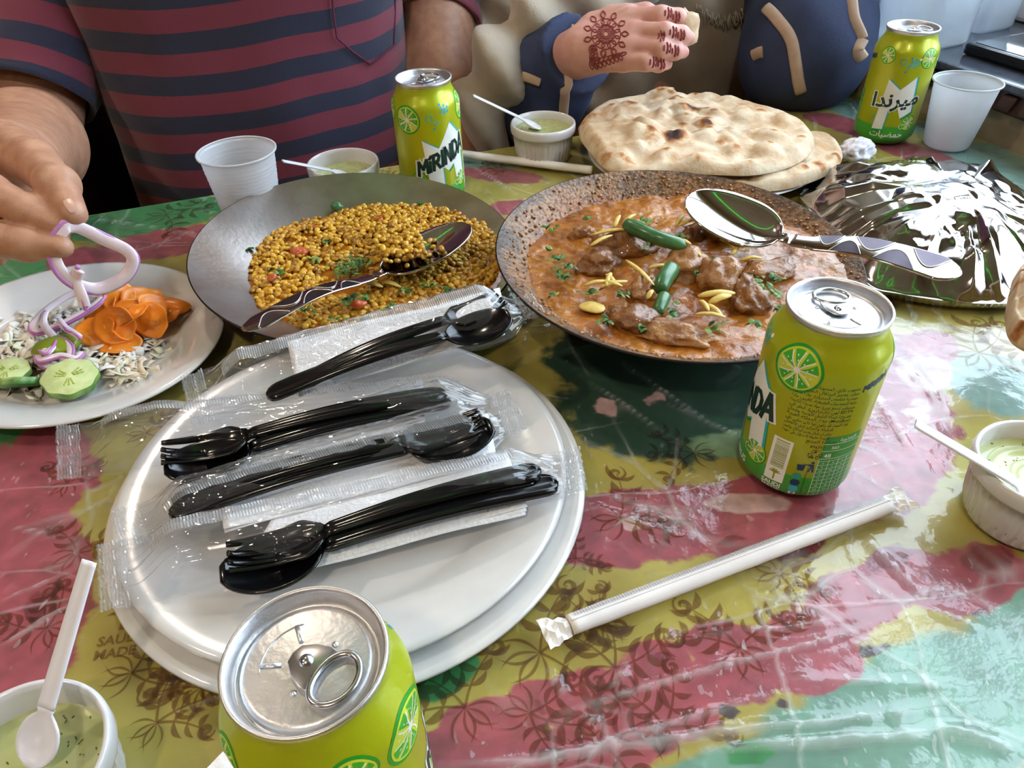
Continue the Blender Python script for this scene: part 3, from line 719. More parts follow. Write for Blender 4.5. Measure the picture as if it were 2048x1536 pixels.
put(1, 'navy', *block_word(IX + 44, 89, 16, 3.8, .25, 1.0))
put(1, 'white', rect(IX - 3, 14.5, IX + 8.5, 48)); r0 = random.Random(3); y = 25.5
while y < 46: h = r0.choice((.25, .45, .7)); put(2, 'p', rect(IX - 1.5, y, IX + 7, y + h)) if False else put(2, 'palm', rect(IX - 1.2, y, IX + 6.8, y + h)); y += h + r0.choice((.3, .5))
for k in range(7): put(2, 'palm', xf(leaf2d((0, 0), .15 + k * .48, 4.2, 1.1, .35 if k < 4 else -.35), IX + 2.7, 20.6))
put(2, 'palm', rect(IX + 2.2, 15.6, IX + 3.2, 20.6))
put(1, 'white', xf(text2d('SAUDI', 4.2, .03), IX + 2, 10.6), xf(text2d('MADE', 4.2, .03), IX + 2, 7.2))
put(2, 'ink', xf(text2d('٣٦٠' + ' ' + arab('مل'), 3.6, .01), IX - 4, 5.2), xf(text2d('360 ml', 3.8, .012), IX - 4, 1.8))
put(1, 'ink', xf(text2d('P76737', 2.6, .012), IX + 21, 47), xf(text2d('♻', 7.5), IX + 21, 39.5))
BX, BY = IX + 17, 32        # person and bin mark
put(1, 'navy', poly([(BX - 3, BY - 3.5), (BX + .4, BY - 3.5), (BX + 1, BY + 1.2), (BX - 3.6, BY + 1.2)]), disc(BX + 4.4, BY + 3.6, 1), poly([(BX + 3, BY + 2.4), (BX + 5.4, BY + 2.2), (BX + 6, BY - 4), (BX + 4.9, BY - 4), (BX + 4.4, BY - .6), (BX + 3.6, BY - 4), (BX + 2.5, BY - 4), (BX + 3.6, BY), (BX + 3, BY + .8), (BX - .6, BY + 2), (BX - .8, BY + 1.4)]))
for i, c in enumerate(('teal', 'navy', 'cyan')): put(1, c, disc(IX + 15, 23.5 - i * 5.2, 2.7))
put(1, 'white', rect(IX + 13, 1.5, IX + 17, 10.5)); put(2, 'ink', xf(text2d('CHOOSE', 2.2, .012), IX + 15.8, 6, PI / 2))
put(1, 'ink', xf(text2d('* registered trademarks of PepsiCo Inc', 1.5), IX + 20, 20, PI / 2))
put(1, 'gtab', rect(IX + 24, 3, IX + 47, 56))
put(2, 'white', *[strip2d([(IX + 24, a), (IX + 47, a)], .35) for a in (3.2, 50.5, 45, 39)], *[strip2d([(IX + 24, a), (IX + 47, a)], .25) for a in np.arange(6, 38, 3.1)], *[strip2d([(IX + a, 3), (IX + a, 38)], .3) for a in (24.2, 30, 36, 42, 46.8)],
    xf(text2d(arab('التغذوية'), 3.4, .01), IX + 38, 52), xf(text2d('360', 3.2, .01), IX + 31, 46.4), xf(text2d('48', 4.2, .01), IX + 28, 40), *[xf(text2d(s, 1.9), IX + a, b) for a in (27, 33, 39) for b, s in zip(np.arange(6.8, 37, 3.1), ('0%', '12', '0.5', '48', '2', '11', '0', '0%', '9', '0'))])
def build_can():
    t = thing('drink_can', '', 'can')
    pr = [(.0001, .006), (.012, .0065), (.0205, .0025), (.0235, .0), (.0255, .0008)] + [(can_rad(z), z) for z in (.003, .005, .0075, .0105, .02, .04, .06, .08, .0985, .101, .1035, .106, .1085, .111, .1135, .116)] + [(.0262, .1178)]
    v, f = lathe(pr, 64); b = mesh_obj('body', v, f, M['can'], t, local=True)
    lp = [(.0262, .1176), (.0268, .1186), (.0273, .1198), (.0274, .1212), (.0268, .122), (.0258, .1216), (.0252, .1202), (.0246, .117), (.0238, .1152), (.0229, .1148), (.0221, .1155), (.0217, .1166), (.020, .1170), (.0001, .1171)]
    v, f = lathe(lp, 64); lid = mesh_obj('lid', v, f, M['alu_lid'], t, local=True); lid.data.materials[0] = M['alu_lid']
    zt = .1171
    # tab: plate round the rivet and the finger ring
    s = np.linspace(0, 2 * PI, 40, endpoint=False)
    path = np.c_[.0122 + .0068 * np.cos(s) + .0004 * np.cos(2 * s), .0094 * np.sin(s) * (1 + .04 * np.cos(s)), np.full(40, zt + .0017)]
    a, fa = tube(path, .0013, 8, .75, closed=True)
    n = 20; pl = [(-.0052, -.0035), (-.0060, 0), (-.0052, .0035), (-.001, .0064), (.004, .0082), (.0082, .0078), (.0062, 0), (.0082, -.0078), (.004, -.0082), (-.001, -.0064)]
    bv = [(x, y, zt + .0009) for x, y in pl] + [(x, y, zt + .0019) for x, y in pl]; k = len(pl)
    bf = [tuple(range(k)), tuple(range(k, 2 * k))[::-1]] + [(i, k + i, k + (i + 1) % k, (i + 1) % k) for i in range(k)]
    tab = mesh_obj('tab', *join((a, fa), (bv, bf)), M['alu'], t, local=True); bevel(tab, .0004, 2)
    v, f = lathe([(.0034, zt), (.0031, zt + .0015), (.0021, zt + .0021), (.0019, zt + .0029), (.0001, zt + .0030)], 20); mesh_obj('rivet', v, f, M['alu'], t, local=True)
    # embossed bars and dimples on the lid panel
    bars = []
    for an in (2.55, -2.55 + .0):
        p0 = np.array([math.cos(an), math.sin(an)]) * .0085; p1 = np.array([math.cos(an), math.sin(an)]) * .0155
        bars.append(tube([(*p0, zt + .0001), (*((p0 + p1) / 2), zt + .0002), (*p1, zt + .0001)], .0009, 8, .5))
    for an in (1.25, -1.25): bars.append((lambda q: (q[0] + np.array([.0105 * math.cos(an), .0105 * math.sin(an), zt]), q[1]))(lathe([(.0013, -.0002), (.0009, .0005), (.0001, .0007)], 12)))
    bars.append(tube([(.0155 * math.cos(x), .0155 * math.sin(x), zt) for x in np.linspace(PI - .75, PI + .75, 20)], .0003, 6))
    mesh_obj('embossing', *join(*bars), M['alu_lid'], lid, local=True)
    nm = dict(lime_dk='lime_rind_print', lime_lt='lime_flesh_print', lime_gr='lime_print', seg='lime_segment_print', white='white_print', ink='lettering_print', cyan='cyan_print', blue='blue_dot_print', navy='navy_print', teal='teal_print', gtab='nutrition_table_print', palm='palm_and_barcode_print')
    for col in sorted({c for _, c in L0}):
        parts = [wrap(sh, .00005 + .00004 * lay) for (lay, c), sh in sorted(L0.items(), key=lambda q: q[0][0]) if c == col]
        mesh_obj(nm[col], *join(*parts), M['p_' + col], b, smooth=False, local=True, kind='stuff')
    return t
can0 = build_can()
CANS = []
def place_can(x, y, body_rot, tab_rot, label, first=False):
    o = can0 if first else copy_tree(can0)
    o.location = (x, y, TZ); o['label'] = label; o['group'] = 'citrus drink cans'
    for c in o.children:
        n = c.name.split('.')[0]
        c.rotation_euler = (0, 0, body_rot if n == 'body' else tab_rot)
    ORG[o] = np.array((x, y, TZ)); CANS.append(o)
def azc(x, y): return math.atan2(-y, -x)
def tabdir(a, b): p, q = U(*a, .118), U(*b, .118); return math.atan2(q[1] - p[1], q[0] - p[0])
place_can(-.0761, .7296, azc(-.0761, .7296) + math.radians(24), tabdir((845, 160), (856, 154)), 'lime green drink can showing its white logo, behind the lentil pan', True)
_bx, _by = -.0702, .1297; _lp = U(738, 1437, .088)
place_can(_bx, _by, math.atan2(_lp[1] - _by, _lp[0] - _bx) + 34 / 33, tabdir((612, 1327), (668, 1362)), 'lime green drink can nearest the camera, in front of the stacked plates')
place_can(.4474, .8544, azc(.4474, .8544) + math.radians(8) - AX / 33, tabdir((1832, 61), (1858, 60)), 'lime green drink can with Arabic logo beside the window sill')
place_can(.1746, .3237, azc(.1746, .3237) + math.radians(-76), tabdir((1677, 614), (1667, 595)), 'lime green drink can with ingredients text facing out, before the chicken pan')
# ================================================================== plates
def plate(name, label, cx, cy, z0, R, hr, well, group, mat='porcelain', ax=None, n=96):
    """dinner plate with a flat well, a curved shoulder and a sloping rim; ax=(b/a, angle) makes it oval"""
    e = .0032
    pr = [(.0001, e + .001), (well * .5, e + .0011), (well * .93, e + .0013), (well, e + .002), (well * 1.05, e + (hr - e) * .45), (R * .9, hr - .0022), (R * .97, hr - .0004), (R, hr - .0005), (R + .0006, hr - .0018), (R * .985, hr - .0034), (well * 1.06, e * .6), (well * .99, .0012), (well * .96, .0), (well * .92, .0), (well * .90, .0014), (.0001, .0014)]
    v, f = lathe(pr, n); f = [q[::-1] for q in f]
    if ax: k, a = ax; v = v * (1, k, 1); c, s = math.cos(a), math.sin(a); v = np.c_[v[:, 0] * c - v[:, 1] * s, v[:, 0] * s + v[:, 1] * c, v[:, 2]]
    return top(name, v + (cx, cy, TZ + z0), f, M[mat], label, 'plate', group, loc=np.array([cx, cy, TZ + z0]))
plate('dinner_plate', 'lower white plate of the stack of two, its wide rim showing', -.0993, .3121, 0, .1413, .0125, .088, 'stacked dinner plates')
plate('dinner_plate', 'upper white plate of the stack, carrying the wrapped cutlery', -.1016, .3148, .0055, .1328, .0150, .094, 'stacked dinner plates')
SAL = np.array([-.340, .472]); SAA = math.atan2(.467, -.884)
plate('oval_plate', 'oval white plate holding the sliced salad', SAL[0], SAL[1], 0, .121, .0165, .083, None, ax=(.86, SAA))

# ================================================================== pans
def burnt_mat():
    m, nt, b = new_mat('burnt_pan_crust'); L = nt.links.new; tc = nt.nodes.new('ShaderNodeTexCoord')
    n1 = nt.nodes.new('ShaderNodeTexNoise'); n1.inputs['Scale'].default_value = 330; n1.inputs['Detail'].default_value = 3; L(tc.outputs['Object'], n1.inputs['Vector'])
    n2 = nt.nodes.new('ShaderNodeTexNoise'); n2.inputs['Scale'].default_value = 16; n2.inputs['Detail'].default_value = 4; L(tc.outputs['Object'], n2.inputs['Vector'])
    a = nt.nodes.new('ShaderNodeAttribute'); a.attribute_name = 'ring'
    mx = nt.nodes.new('ShaderNodeMath'); mx.operation = 'MULTIPLY_ADD'; mx.inputs[1].default_value = .5; L(n2.outputs['Fac'], mx.inputs[0]); L(a.outputs['Fac'], mx.inputs[2])
    r1 = nt.nodes.new('ShaderNodeValToRGB'); e = r1.color_ramp.elements; e[0].position = .70; e[0].color = lin('#8a5426'); e[1].position = .98; e[1].color = lin('#30231d')
    x = e.new(.80); x.color = lin('#86623e'); x = e.new(.88); x.color = lin('#5a4536'); L(mx.outputs[0], r1.inputs['Fac'])
    r2 = nt.nodes.new('ShaderNodeValToRGB'); r2.color_ramp.elements[0].position = .38; r2.color_ramp.elements[1].position = .6; r2.color_ramp.elements[0].color = (.25, .22, .2, 1); r2.color_ramp.elements[1].color = (1.25, 1.2, 1.15, 1); L(n1.outputs['Fac'], r2.inputs['Fac'])
    mu = nt.nodes.new('ShaderNodeMix'); mu.data_type = 'RGBA'; mu.blend_type = 'MULTIPLY'; mu.inputs[0].default_value = .85; L(r1.outputs['Color'], mu.inputs[6]); L(r2.outputs['Color'], mu.inputs[7]); L(mu.outputs[2], b.inputs['Base Color'])
    b.inputs['Roughness'].default_value = .42; b.inputs['Metallic'].default_value = .15
    bp = nt.nodes.new('ShaderNodeBump'); bp.inputs['Strength'].default_value = .8; bp.inputs['Distance'].default_value = .0012; L(n1.outputs['Fac'], bp.inputs['Height']); L(bp.outputs['Normal'], b.inputs['Normal'])
    return m
def steel_pan_mat():
    m, nt, b = new_mat('worn_pan_steel'); L = nt.links.new; tc = nt.nodes.new('ShaderNodeTexCoord')
    n2 = nt.nodes.new('ShaderNodeTexNoise'); n2.inputs['Scale'].default_value = 13; n2.inputs['Detail'].default_value = 5; L(tc.outputs['Object'], n2.inputs['Vector'])
    r = nt.nodes.new('ShaderNodeValToRGB'); e = r.color_ramp.elements; e[0].position = .36; e[0].color = lin('#a08f82'); e[1].position = .66; e[1].color = lin('#c9c2c0'); L(n2.outputs['Fac'], r.inputs['Fac'])
    L(r.outputs['Color'], b.inputs['Base Color']); b.inputs['Metallic'].default_value = 1
    r3 = nt.nodes.new('ShaderNodeMapRange'); r3.inputs['To Min'].default_value = .42; r3.inputs['To Max'].default_value = .24; L(n2.outputs['Fac'], r3.inputs['Value']); L(r3.outputs[0], b.inputs['Roughness'])
    n1 = nt.nodes.new('ShaderNodeTexNoise'); n1.inputs['Scale'].default_value = 260; L(tc.outputs['Object'], n1.inputs['Vector'])
    bp = nt.nodes.new('ShaderNodeBump'); bp.inputs['Strength'].default_value = .12; bp.inputs['Distance'].default_value = .001; L(n1.outputs['Fac'], bp.inputs['Height']); L(bp.outputs['Normal'], b.inputs['Normal'])
    return m
M['burnt'] = burnt_mat(); M['pan_steel'] = steel_pan_mat()
M['soot'] = pm('sooty_pan_underside', '#2a211d', .6, .4, col2='#1c1613', nscale=60, bump=.3)
class Pan:
    def __init__(s, c, n, R, rb, depth):
        s.c = np.array([c[0], c[1], TZ + c[2]]); n = np.array(n, float); s.n = n / np.linalg.norm(n); s.R, s.rb, s.d = R, rb, depth
    def prof(s, r): return -s.d * (1 - np.clip((r - s.rb) / (s.R - s.rb), 0, 1) ** 1.05)
    def z(s, x, y):               # inner surface height above the table at a plan point (small tilt)
        dx, dy = x - s.c[0], y - s.c[1]; r = np.hypot(dx, dy)
        return s.c[2] - TZ + s.prof(r) - (s.n[0] * dx + s.n[1] * dy) / s.n[2]
    def build(s, name, label, inner, rough_amp=0.0):
        q = Vector((0, 0, 1)).rotation_difference(Vector(s.n))
        t = thing(name, label, 'pan', tuple(s.c)); t.rotation_mode = 'QUATERNION'; t.rotation_quaternion = q
        rr = np.concatenate([np.linspace(.0001, s.rb, 4), np.linspace(s.rb, s.R, 22)[1:]])
        def fn(Rr, Z, T):
            if rough_amp:
                p = np.stack([Rr * np.cos(T) * 240, Rr * np.sin(T) * 240, Rr * 0], -1); Z = Z + rough_amp * np.clip(fbm(p, 2, 3), 0, 2) * np.clip((Rr - s.rb) / (s.R - s.rb), 0, 1) * (Rr < s.R * .985)
            return Rr, Z
        v, f = lathe(np.c_[rr, s.prof(rr)], 220 if rough_amp else 120, fn=fn); f = [k[::-1] for k in f]
        ringv = np.hypot(v[:, 0], v[:, 1]) / s.R * .62
        mesh_obj('inner_wall', v, f, inner, t, local=True, attr={'ring': ringv})
        th = .0022; r2 = np.concatenate([[s.R, s.R + .0010, s.R + .0006], np.linspace(s.R, s.rb, 12)[1:], [.0001]])
        z2 = np.concatenate([[0, -.0003, -.0018], s.prof(np.linspace(s.R, s.rb, 12)[1:]) - th, [-s.d - th]])
        v, f = lathe(np.c_[r2, z2], 120); mesh_obj('outer_wall', v, [k[::-1] for k in f], M['soot'], t, local=True)
        return t
PL = Pan((-.1261, .5537, .0400), (.074, -.038, 1), .1342, .055, .0318)
PR = Pan((.1300, .5037, .0560), (.032, -.025, 1), .1389, .052, .0510)
PL.build('shallow_pan', 'shallow steel pan holding yellow lentils', M['pan_steel'])
PR.build('shallow_pan', 'burnt-rimmed shallow pan holding chicken curry', M['burnt'], .0011)

# ================================================================== lentils
M['dal_oil'] = pm('lentil_gravy', '#bf7a18', .18, col2='#9a5510', nscale=45, detail=4, bump=.3, bscale=160, coat=.4)
def attr_mat(name, stops, rough=.3, attr='rnd', **kw):
    m, nt, b = new_mat(name); a = nt.nodes.new('ShaderNodeAttribute'); a.attribute_name = attr; r = nt.nodes.new('ShaderNodeValToRGB')
    r.color_ramp.elements[0].position = stops[0][0]; r.color_ramp.elements[0].color = lin(stops[0][1]); r.color_ramp.elements[1].position = stops[-1][0]; r.color_ramp.elements[1].color = lin(stops[-1][1])
    for p, c in stops[1:-1]: r.color_ramp.elements.new(p).color = lin(c)
    nt.links.new(a.outputs['Fac'], r.inputs['Fac']); nt.links.new(r.outputs['Color'], b.inputs['Base Color']); b.inputs['Roughness'].default_value = rough
    for k, v in kw.items(): b.inputs[k].default_value = v
    return m
M['lentil'] = attr_mat('cooked_lentil', [(0, '#8a5c12'), (.3, '#b07e18'), (.65, '#cc9a26'), (.9, '#d8ae40'), (1, '#c08a4c')], .28)
M['herb'] = attr_mat('green_herb', [(0, '#2a4416'), (.4, '#436a26'), (.75, '#648a3a'), (1, '#9a9a50')], .5)
M['tomato'] = pm('cooked_tomato', '#bb5a30', .28, col2='#a04422', nscale=90)
M['ginger'] = pm('ginger_sliver', '#d8c070', .4, col2='#c9ab52', nscale=200, sss=.1)
M['chilli'] = pm('green_chilli', '#4c7a4a', .25, col2='#38633c', nscale=70)
def icos(sub=1):
    bm = bmesh.new(); bmesh.ops.create_icosphere(bm, subdivisions=sub, radius=1); bm.verts.index_update()
    r = np.array([v.co[:] for v in bm.verts]), [tuple(x.index for x in f.verts) for f in bm.faces]; bm.free(); return r
ICO1, ICO2, ICO3, ICO4 = icos(1), icos(2), icos(3), icos(4)
def rotm(rx, ry, rz): return np.array(Matrix.Rotation(rz, 3, 'Z') @ Matrix.Rotation(ry, 3, 'Y') @ Matrix.Rotation(rx, 3, 'X'))
def scatter(base, P, scales, rots):
    bv, bf = base; n = len(bv); V = np.concatenate([(bv * s) @ r.T + p for p, s, r in zip(P, scales, rots)])
    bf = np.array(bf); F = (bf[None] + (np.arange(len(P)) * n)[:, None, None]).reshape(-1, bf.shape[1])
    return V, F.tolist()
DAL_H = .0285
def dal_mound(x, y):
    p = np.stack([x * 30, y * 30, x * 0], -1)
    def g(px, py, s, h): c = U(px, py, .03); return h * np.exp(-((x - c[0]) ** 2 + (y - c[1]) ** 2) / s ** 2)
    return g(600, 480, .045, .006) + g(760, 450, .05, .005) + g(800, 480, .03, .006) + g(550, 560, .04, .002) + g(930, 540, .03, .002) - g(690, 545, .025, .003) - g(620, 600, .03, .002) + .0012 * fbm(p, 2, 8)
xs = np.linspace(-.13, .13, 90); X, Y = np.meshgrid(PL.c[0] + xs, PL.c[1] + xs, indexing='ij')
def food_sheet(pan, level, mound, X, Y, extra=.0):
    zf = level + mound(X, Y) * .6; ok = (pan.z(X, Y) < zf + extra) & (np.hypot(X - pan.c[0], Y - pan.c[1]) < pan.R * .97)
    F = [f for f in grid_faces(*X.shape) if ok.flat[f[0]] or ok.flat[f[1]] or ok.flat[f[2]] or ok.flat[f[3]]]
    Z = np.where(ok, zf, pan.z(X, Y) - .0006); used = np.unique(np.array(F)); mp = -np.ones(X.size, int); mp[used] = np.arange(len(used))
    return np.stack([X, Y, TZ + Z], -1).reshape(-1, 3)[used], [tuple(mp[list(f)]) for f in F]
DL = thing('lentil_dish', 'yellow lentils in oily gravy filling the steel pan', 'lentils', tuple(PL.c))
v, f = food_sheet(PL, DAL_H - .0022, dal_mound, X, Y); mesh_obj('gravy', v, f, M['dal_oil'], DL, kind='stuff')
P_, S_, R_ = [], [], []
while len(P_) < 3100:
    x = PL.c[0] + rng.uniform(-.12, .12); y = PL.c[1] + rng.uniform(-.12, .12); z = DAL_H + float(dal_mound(np.array(x), np.array(y)))
    if PL.z(x, y) > z - .002 or np.hypot(x - PL.c[0], y - PL.c[1]) > PL.R * .9: continue
    q = U(690, 550, .03); dd = np.hypot(x - q[0], y - q[1])
    if dd < .022 and rng.random() < .75: continue
    P_.append((x, y, TZ + z - .0016 + rng.uniform(-.0012, .0014))); k = rng.uniform(.72, 1.15); S_.append((.0031 * k, .0023 * k, .0018 * k)); R_.append(rotm(rng.uniform(-.6, .6), rng.uniform(-.6, .6), rng.uniform(0, 6.3)))
v, f = scatter(icos(2), P_, S_, R_); mesh_obj('lentils', v, f, M['lentil'], DL, kind='stuff', attr={'rnd': np.repeat(rng.random(len(P_)), len(ICO2[0]))})
def flakes(name, spots, mat, parent, zf, size=(.0035, .0018), kind='stuff'):
    """small curled leaf flakes round each (px, py, count, spread)"""
    V, F, A = [], [], []
    for px, py, n, sp in spots:
        c = U(px, py, zf - TZ if zf > .5 else zf)
        for _ in range(n):
            a = rng.uniform(0, 6.3); d = sp * abs(rng.normal()) * .7; p = c + np.array([math.cos(a) * d, math.sin(a) * d * .8, rng.uniform(.0, .002)])
            L_, W_ = size[0] * rng.uniform(.5, 1.5), size[1] * rng.uniform(.5, 1.4); m = rotm(rng.uniform(-.5, .5), rng.uniform(-.5, .5), rng.uniform(0, 6.3))
            q = np.array([(-L_, 0, 0), (-.3 * L_, W_, .3 * W_), (.4 * L_, .8 * W_, .5 * W_), (L_, 0, .2 * W_), (.3 * L_, -W_, .4 * W_), (-.4 * L_, -.7 * W_, 0), (0, 0, .6 * W_)]) @ m.T + p
            k = len(V); V += q.tolist(); F += [(k + i, k + (i + 1) % 6, k + 6) for i in range(6)]; A += [rng.random()] * 7
    return mesh_obj(name, V, F, mat, parent, smooth=False, kind=kind, attr={'rnd': A}) if parent else (V, F, A)
dz = TZ + DAL_H + .003
flakes('herb_flakes', [(700, 530, 90, .011), (690, 545, 60, .009), (720, 525, 40, .008), (660, 640, 12, .01), (610, 620, 26, .008)], M['herb'], DL, dz, (.0026, .0011))
flakes('coriander_flakes', [(700, 600, 22, .006), (730, 600, 12, .007), (815, 585, 14, .006), (560, 545, 8, .006), (540, 540, 6, .005), (655, 485, 10, .006), (800, 530, 8, .005), (630, 520, 8, .006), (780, 460, 6, .006), (860, 570, 8, .008), (780, 615, 8, .006), (500, 500, 5, .004), (840, 410, 6, .004), (900, 580, 8, .007), (730, 640, 6, .006)], M['herb'], DL, dz, (.0030, .0019))
def chunk(p, r, seed, amp=.25, base=None, squash=1.0, rz=0.0, fr=1.1):
    bv, bf = base or ICO3; n = fbm(bv * fr + seed * 7.3, 3, seed); n = n + (.28 * np.abs(fbm(bv * 6 + seed, 3, seed + 9)) if base is not None and len(bv) > 1000 else 0); v = bv * (1 + amp * n)[:, None]
    return (v * np.asarray(r)) @ rotm(0, 0, rz).T + np.asarray(p), bf
TS = [((598, 505), .0075, 'large red tomato piece in the left of the lentils'), ((782, 476), .0065, 'red tomato piece heaped beside the spoon in the lentils'), ((628, 455), .0045, 'small tomato piece at the back left of the lentils'), ((716, 608), .0065, 'tomato piece under the coriander by the spoon handle'), ((545, 555), .004, 'tiny tomato piece at the left edge of the lentils'), ((760, 440), .005, 'tomato piece at the back of the lentils')]
for i, (p, r, lb) in enumerate(TS):
    v, f = chunk(U(*p, DAL_H + .005), (r, r * .75, r * .6), i, .3, rz=i); top('tomato_piece', v, f, M['tomato'], lb, 'tomato', 'tomato pieces in the lentils')
def sliver(a, b, w=.0022, bend=.0, hz=.0, seed=0):
    a, b = np.asarray(a, float), np.asarray(b, float); m = (a + b) / 2 + np.array([0, 0, .0015 + bend]); r = random.Random(seed)
    pth = smooth_path([a, m, b], 9); return tube(pth, w * np.array([.35, .8, 1, 1, 1, 1, .9, .7, .3]) * .55, 6, .55)
for i, (a, b) in enumerate([((728, 566), (766, 574)), ((760, 562), (802, 574))]):
    v, f = sliver(U(*a, DAL_H + .006), U(*b, DAL_H + .006), .0042, seed=i); top('ginger_sliver', v, f, M['ginger'], 'pale ginger sliver lying on the lentils under the spoon', 'ginger', 'ginger slivers on the lentils')
v, f = chunk(U(673, 413, DAL_H + .006), (.0058, .0045, .0045), 5, .15); top('chilli_piece', v, f, M['chilli'], 'dark green chilli end at the back of the lentils', 'chilli')

# ================================================================== chicken curry
def gravy_mat():
    m, nt, b = new_mat('curry_gravy'); L = nt.links.new; tc = nt.nodes.new('ShaderNodeTexCoord')
    n1 = nt.nodes.new('ShaderNodeTexNoise'); n1.inputs['Scale'].default_value = 26; n1.inputs['Detail'].default_value = 5; n1.inputs['Distortion'].default_value = .6; L(tc.outputs['Object'], n1.inputs['Vector'])
    r = nt.nodes.new('ShaderNodeValToRGB'); e = r.color_ramp.elements; e[0].position = .3; e[0].color = lin('#7c4410'); e[1].position = .76; e[1].color = lin('#ba8650')
    e.new(.46).color = lin('#a4641e'); e.new(.6).color = lin('#ae742e'); L(n1.outputs['Fac'], r.inputs['Fac'])
    n2 = nt.nodes.new('ShaderNodeTexNoise'); n2.inputs['Scale'].default_value = 210; n2.inputs['Detail'].default_value = 3; L(tc.outputs['Object'], n2.inputs['Vector'])
    r2 = nt.nodes.new('ShaderNodeValToRGB'); r2.color_ramp.elements[0].position = .35; r2.color_ramp.elements[1].position = .65; r2.color_ramp.elements[0].color = (.62, .55, .5, 1); r2.color_ramp.elements[1].color = (1.12, 1.1, 1.08, 1); L(n2.outputs['Fac'], r2.inputs['Fac'])
    mu = nt.nodes.new('ShaderNodeMix'); mu.data_type = 'RGBA'; mu.blend_type = 'MULTIPLY'; mu.inputs[0].default_value = .9; L(r.outputs['Color'], mu.inputs[6]); L(r2.outputs['Color'], mu.inputs[7]); L(mu.outputs[2], b.inputs['Base Color'])
    b.inputs['Roughness'].default_value = .3; b.inputs['Coat Weight'].default_value = .1
    bp = nt.nodes.new('ShaderNodeBump'); bp.inputs['Strength'].default_value = .6; bp.inputs['Distance'].default_value = .0015; L(n2.outputs['Fac'], bp.inputs['Height']); L(bp.outputs['Normal'], b.inputs['Normal'])
    return m
M['gravy'] = gravy_mat()
M['chicken'] = pm('sauced_chicken', '#b0804e', .38, col2='#7d4c22', nscale=85, detail=6, bump=.9, bscale=230, coat=.25)
M['chicken2'] = pm('darker_sauced_chicken', '#93602f', .36, col2='#643a1a', nscale=90, detail=6, bump=.9, bscale=230, coat=.25)
CUR_H = .0445
def cur_mound(x, y):
    p = np.stack([x, y, x * 0], -1); return .0022 * fbm(p * 55, 3, 21) + .0012 * np.clip(fbm(p * 180, 2, 23), 0, 2)
xs = np.linspace(-.135, .135, 170); X, Y = np.meshgrid(PR.c[0] + xs, PR.c[1] + xs, indexing='ij')
CU_ = thing('curry_gravy', 'orange-brown curry gravy with herbs filling the burnt pan', 'curry', tuple(PR.c))
v, f = food_sheet(PR, CUR_H, cur_mound, X, Y, .001); mesh_obj('gravy', v, f, M['gravy'], CU_, kind='stuff')
CH = [((1258, 492), (.024, .013, .013), .15, 1, 'long brown chicken piece under the big green chilli'), ((1438, 560), (.019, .017, .017), .9, 0, 'large pale chicken piece in the middle of the curry'), ((1372, 535), (.019, .015, .013), .3, 0, 'chicken piece just below the long green chilli'),
      ((1200, 528), (.016, .013, .010), .6, 1, 'chicken piece at the left of the curry'), ((1290, 578), (.016, .012, .010), 1.0, 0, 'chicken piece behind the pale ginger heap'), ((1500, 608), (.014, .012, .012), .2, 1, 'rounded dark chicken piece with a notch near the can'),
      ((1535, 545), (.020, .012, .009), .4, 0, 'flat chicken piece at the right below the serving spoon'), ((1265, 640), (.020, .014, .009), 2.6, 1, 'chicken piece at the front left of the curry'), ((1350, 668), (.026, .012, .007), 2.9, 0, 'long flat chicken piece at the front edge of the curry'),
      ((1440, 470), (.011, .010, .010), .3, 1, 'small chicken piece near the bowl of the serving spoon'), ((1480, 470), (.012, .010, .009), 1.2, 0, 'small knobbly chicken piece at the back of the curry'), ((1165, 468), (.011, .007, .007), .2, 0, 'small chicken piece at the back left of the curry'),
      ((1395, 465), (.012, .009, .008), .2, 1, 'small chicken piece between ginger slivers at the back'), ((1480, 575), (.012, .012, .010), 0, 1, 'chicken piece right of the large pale one'), ((1205, 480), (.010, .007, .006), .8, 0, 'small chicken piece left of the long brown one')]
for i, (p, r, rz, k, lb) in enumerate(CH):
    c = U(*p, CUR_H + r[2] * .25); v, f = chunk(c, r, i + 30, .30, rz=rz, fr=1.9, base=ICO4); top('chicken_piece', v, f, M['chicken2' if k else 'chicken'], lb, 'chicken', 'chicken pieces in the curry')
def chilli(a, m, b, r, lb):
    pth = smooth_path([a, m, b], 16); rr = r * np.concatenate([[.75, .95], np.linspace(1, .85, 12), [.7, .35]])
    v, f = tube(pth, rr, 12); top('green_chilli', v, f, M['chilli'], lb, 'chilli', 'green chillies in the curry')
chilli(U(1252, 448, CUR_H + .022), U(1310, 474, CUR_H + .021), U(1376, 494, CUR_H + .015), .0062, 'long green chilli lying across the chicken')
chilli(U(1345, 535, CUR_H + .010), U(1328, 560, CUR_H + .010), U(1318, 582, CUR_H + .007), .0068, 'green chilli piece in the middle of the curry beside ginger')
chilli(U(1330, 592, CUR_H + .006), U(1322, 608, CUR_H + .006), U(1314, 628, CUR_H + .004), .0052, 'short green chilli piece toward the front of the curry')
GS = [(1182, 470, 1262, 458), (1228, 455, 1240, 430), (1245, 448, 1272, 428), (1180, 492, 1225, 470), (1352, 452, 1368, 428), (1356, 452, 1412, 433), (1348, 480, 1382, 488), (1252, 520, 1308, 570), (1296, 536, 1342, 532), (1166, 572, 1215, 562), (1190, 562, 1245, 572), (1212, 548, 1232, 570), (1222, 545, 1212, 572), (1200, 575, 1255, 562),
      (1396, 592, 1470, 586), (1418, 606, 1462, 590), (1482, 520, 1524, 516), (1464, 510, 1482, 488), (1440, 478, 1476, 500), (1294, 598, 1306, 580), (1414, 608, 1446, 634), (1390, 628, 1452, 634), (1400, 600, 1418, 622), (1382, 500, 1402, 512), (1446, 520, 1462, 528)]
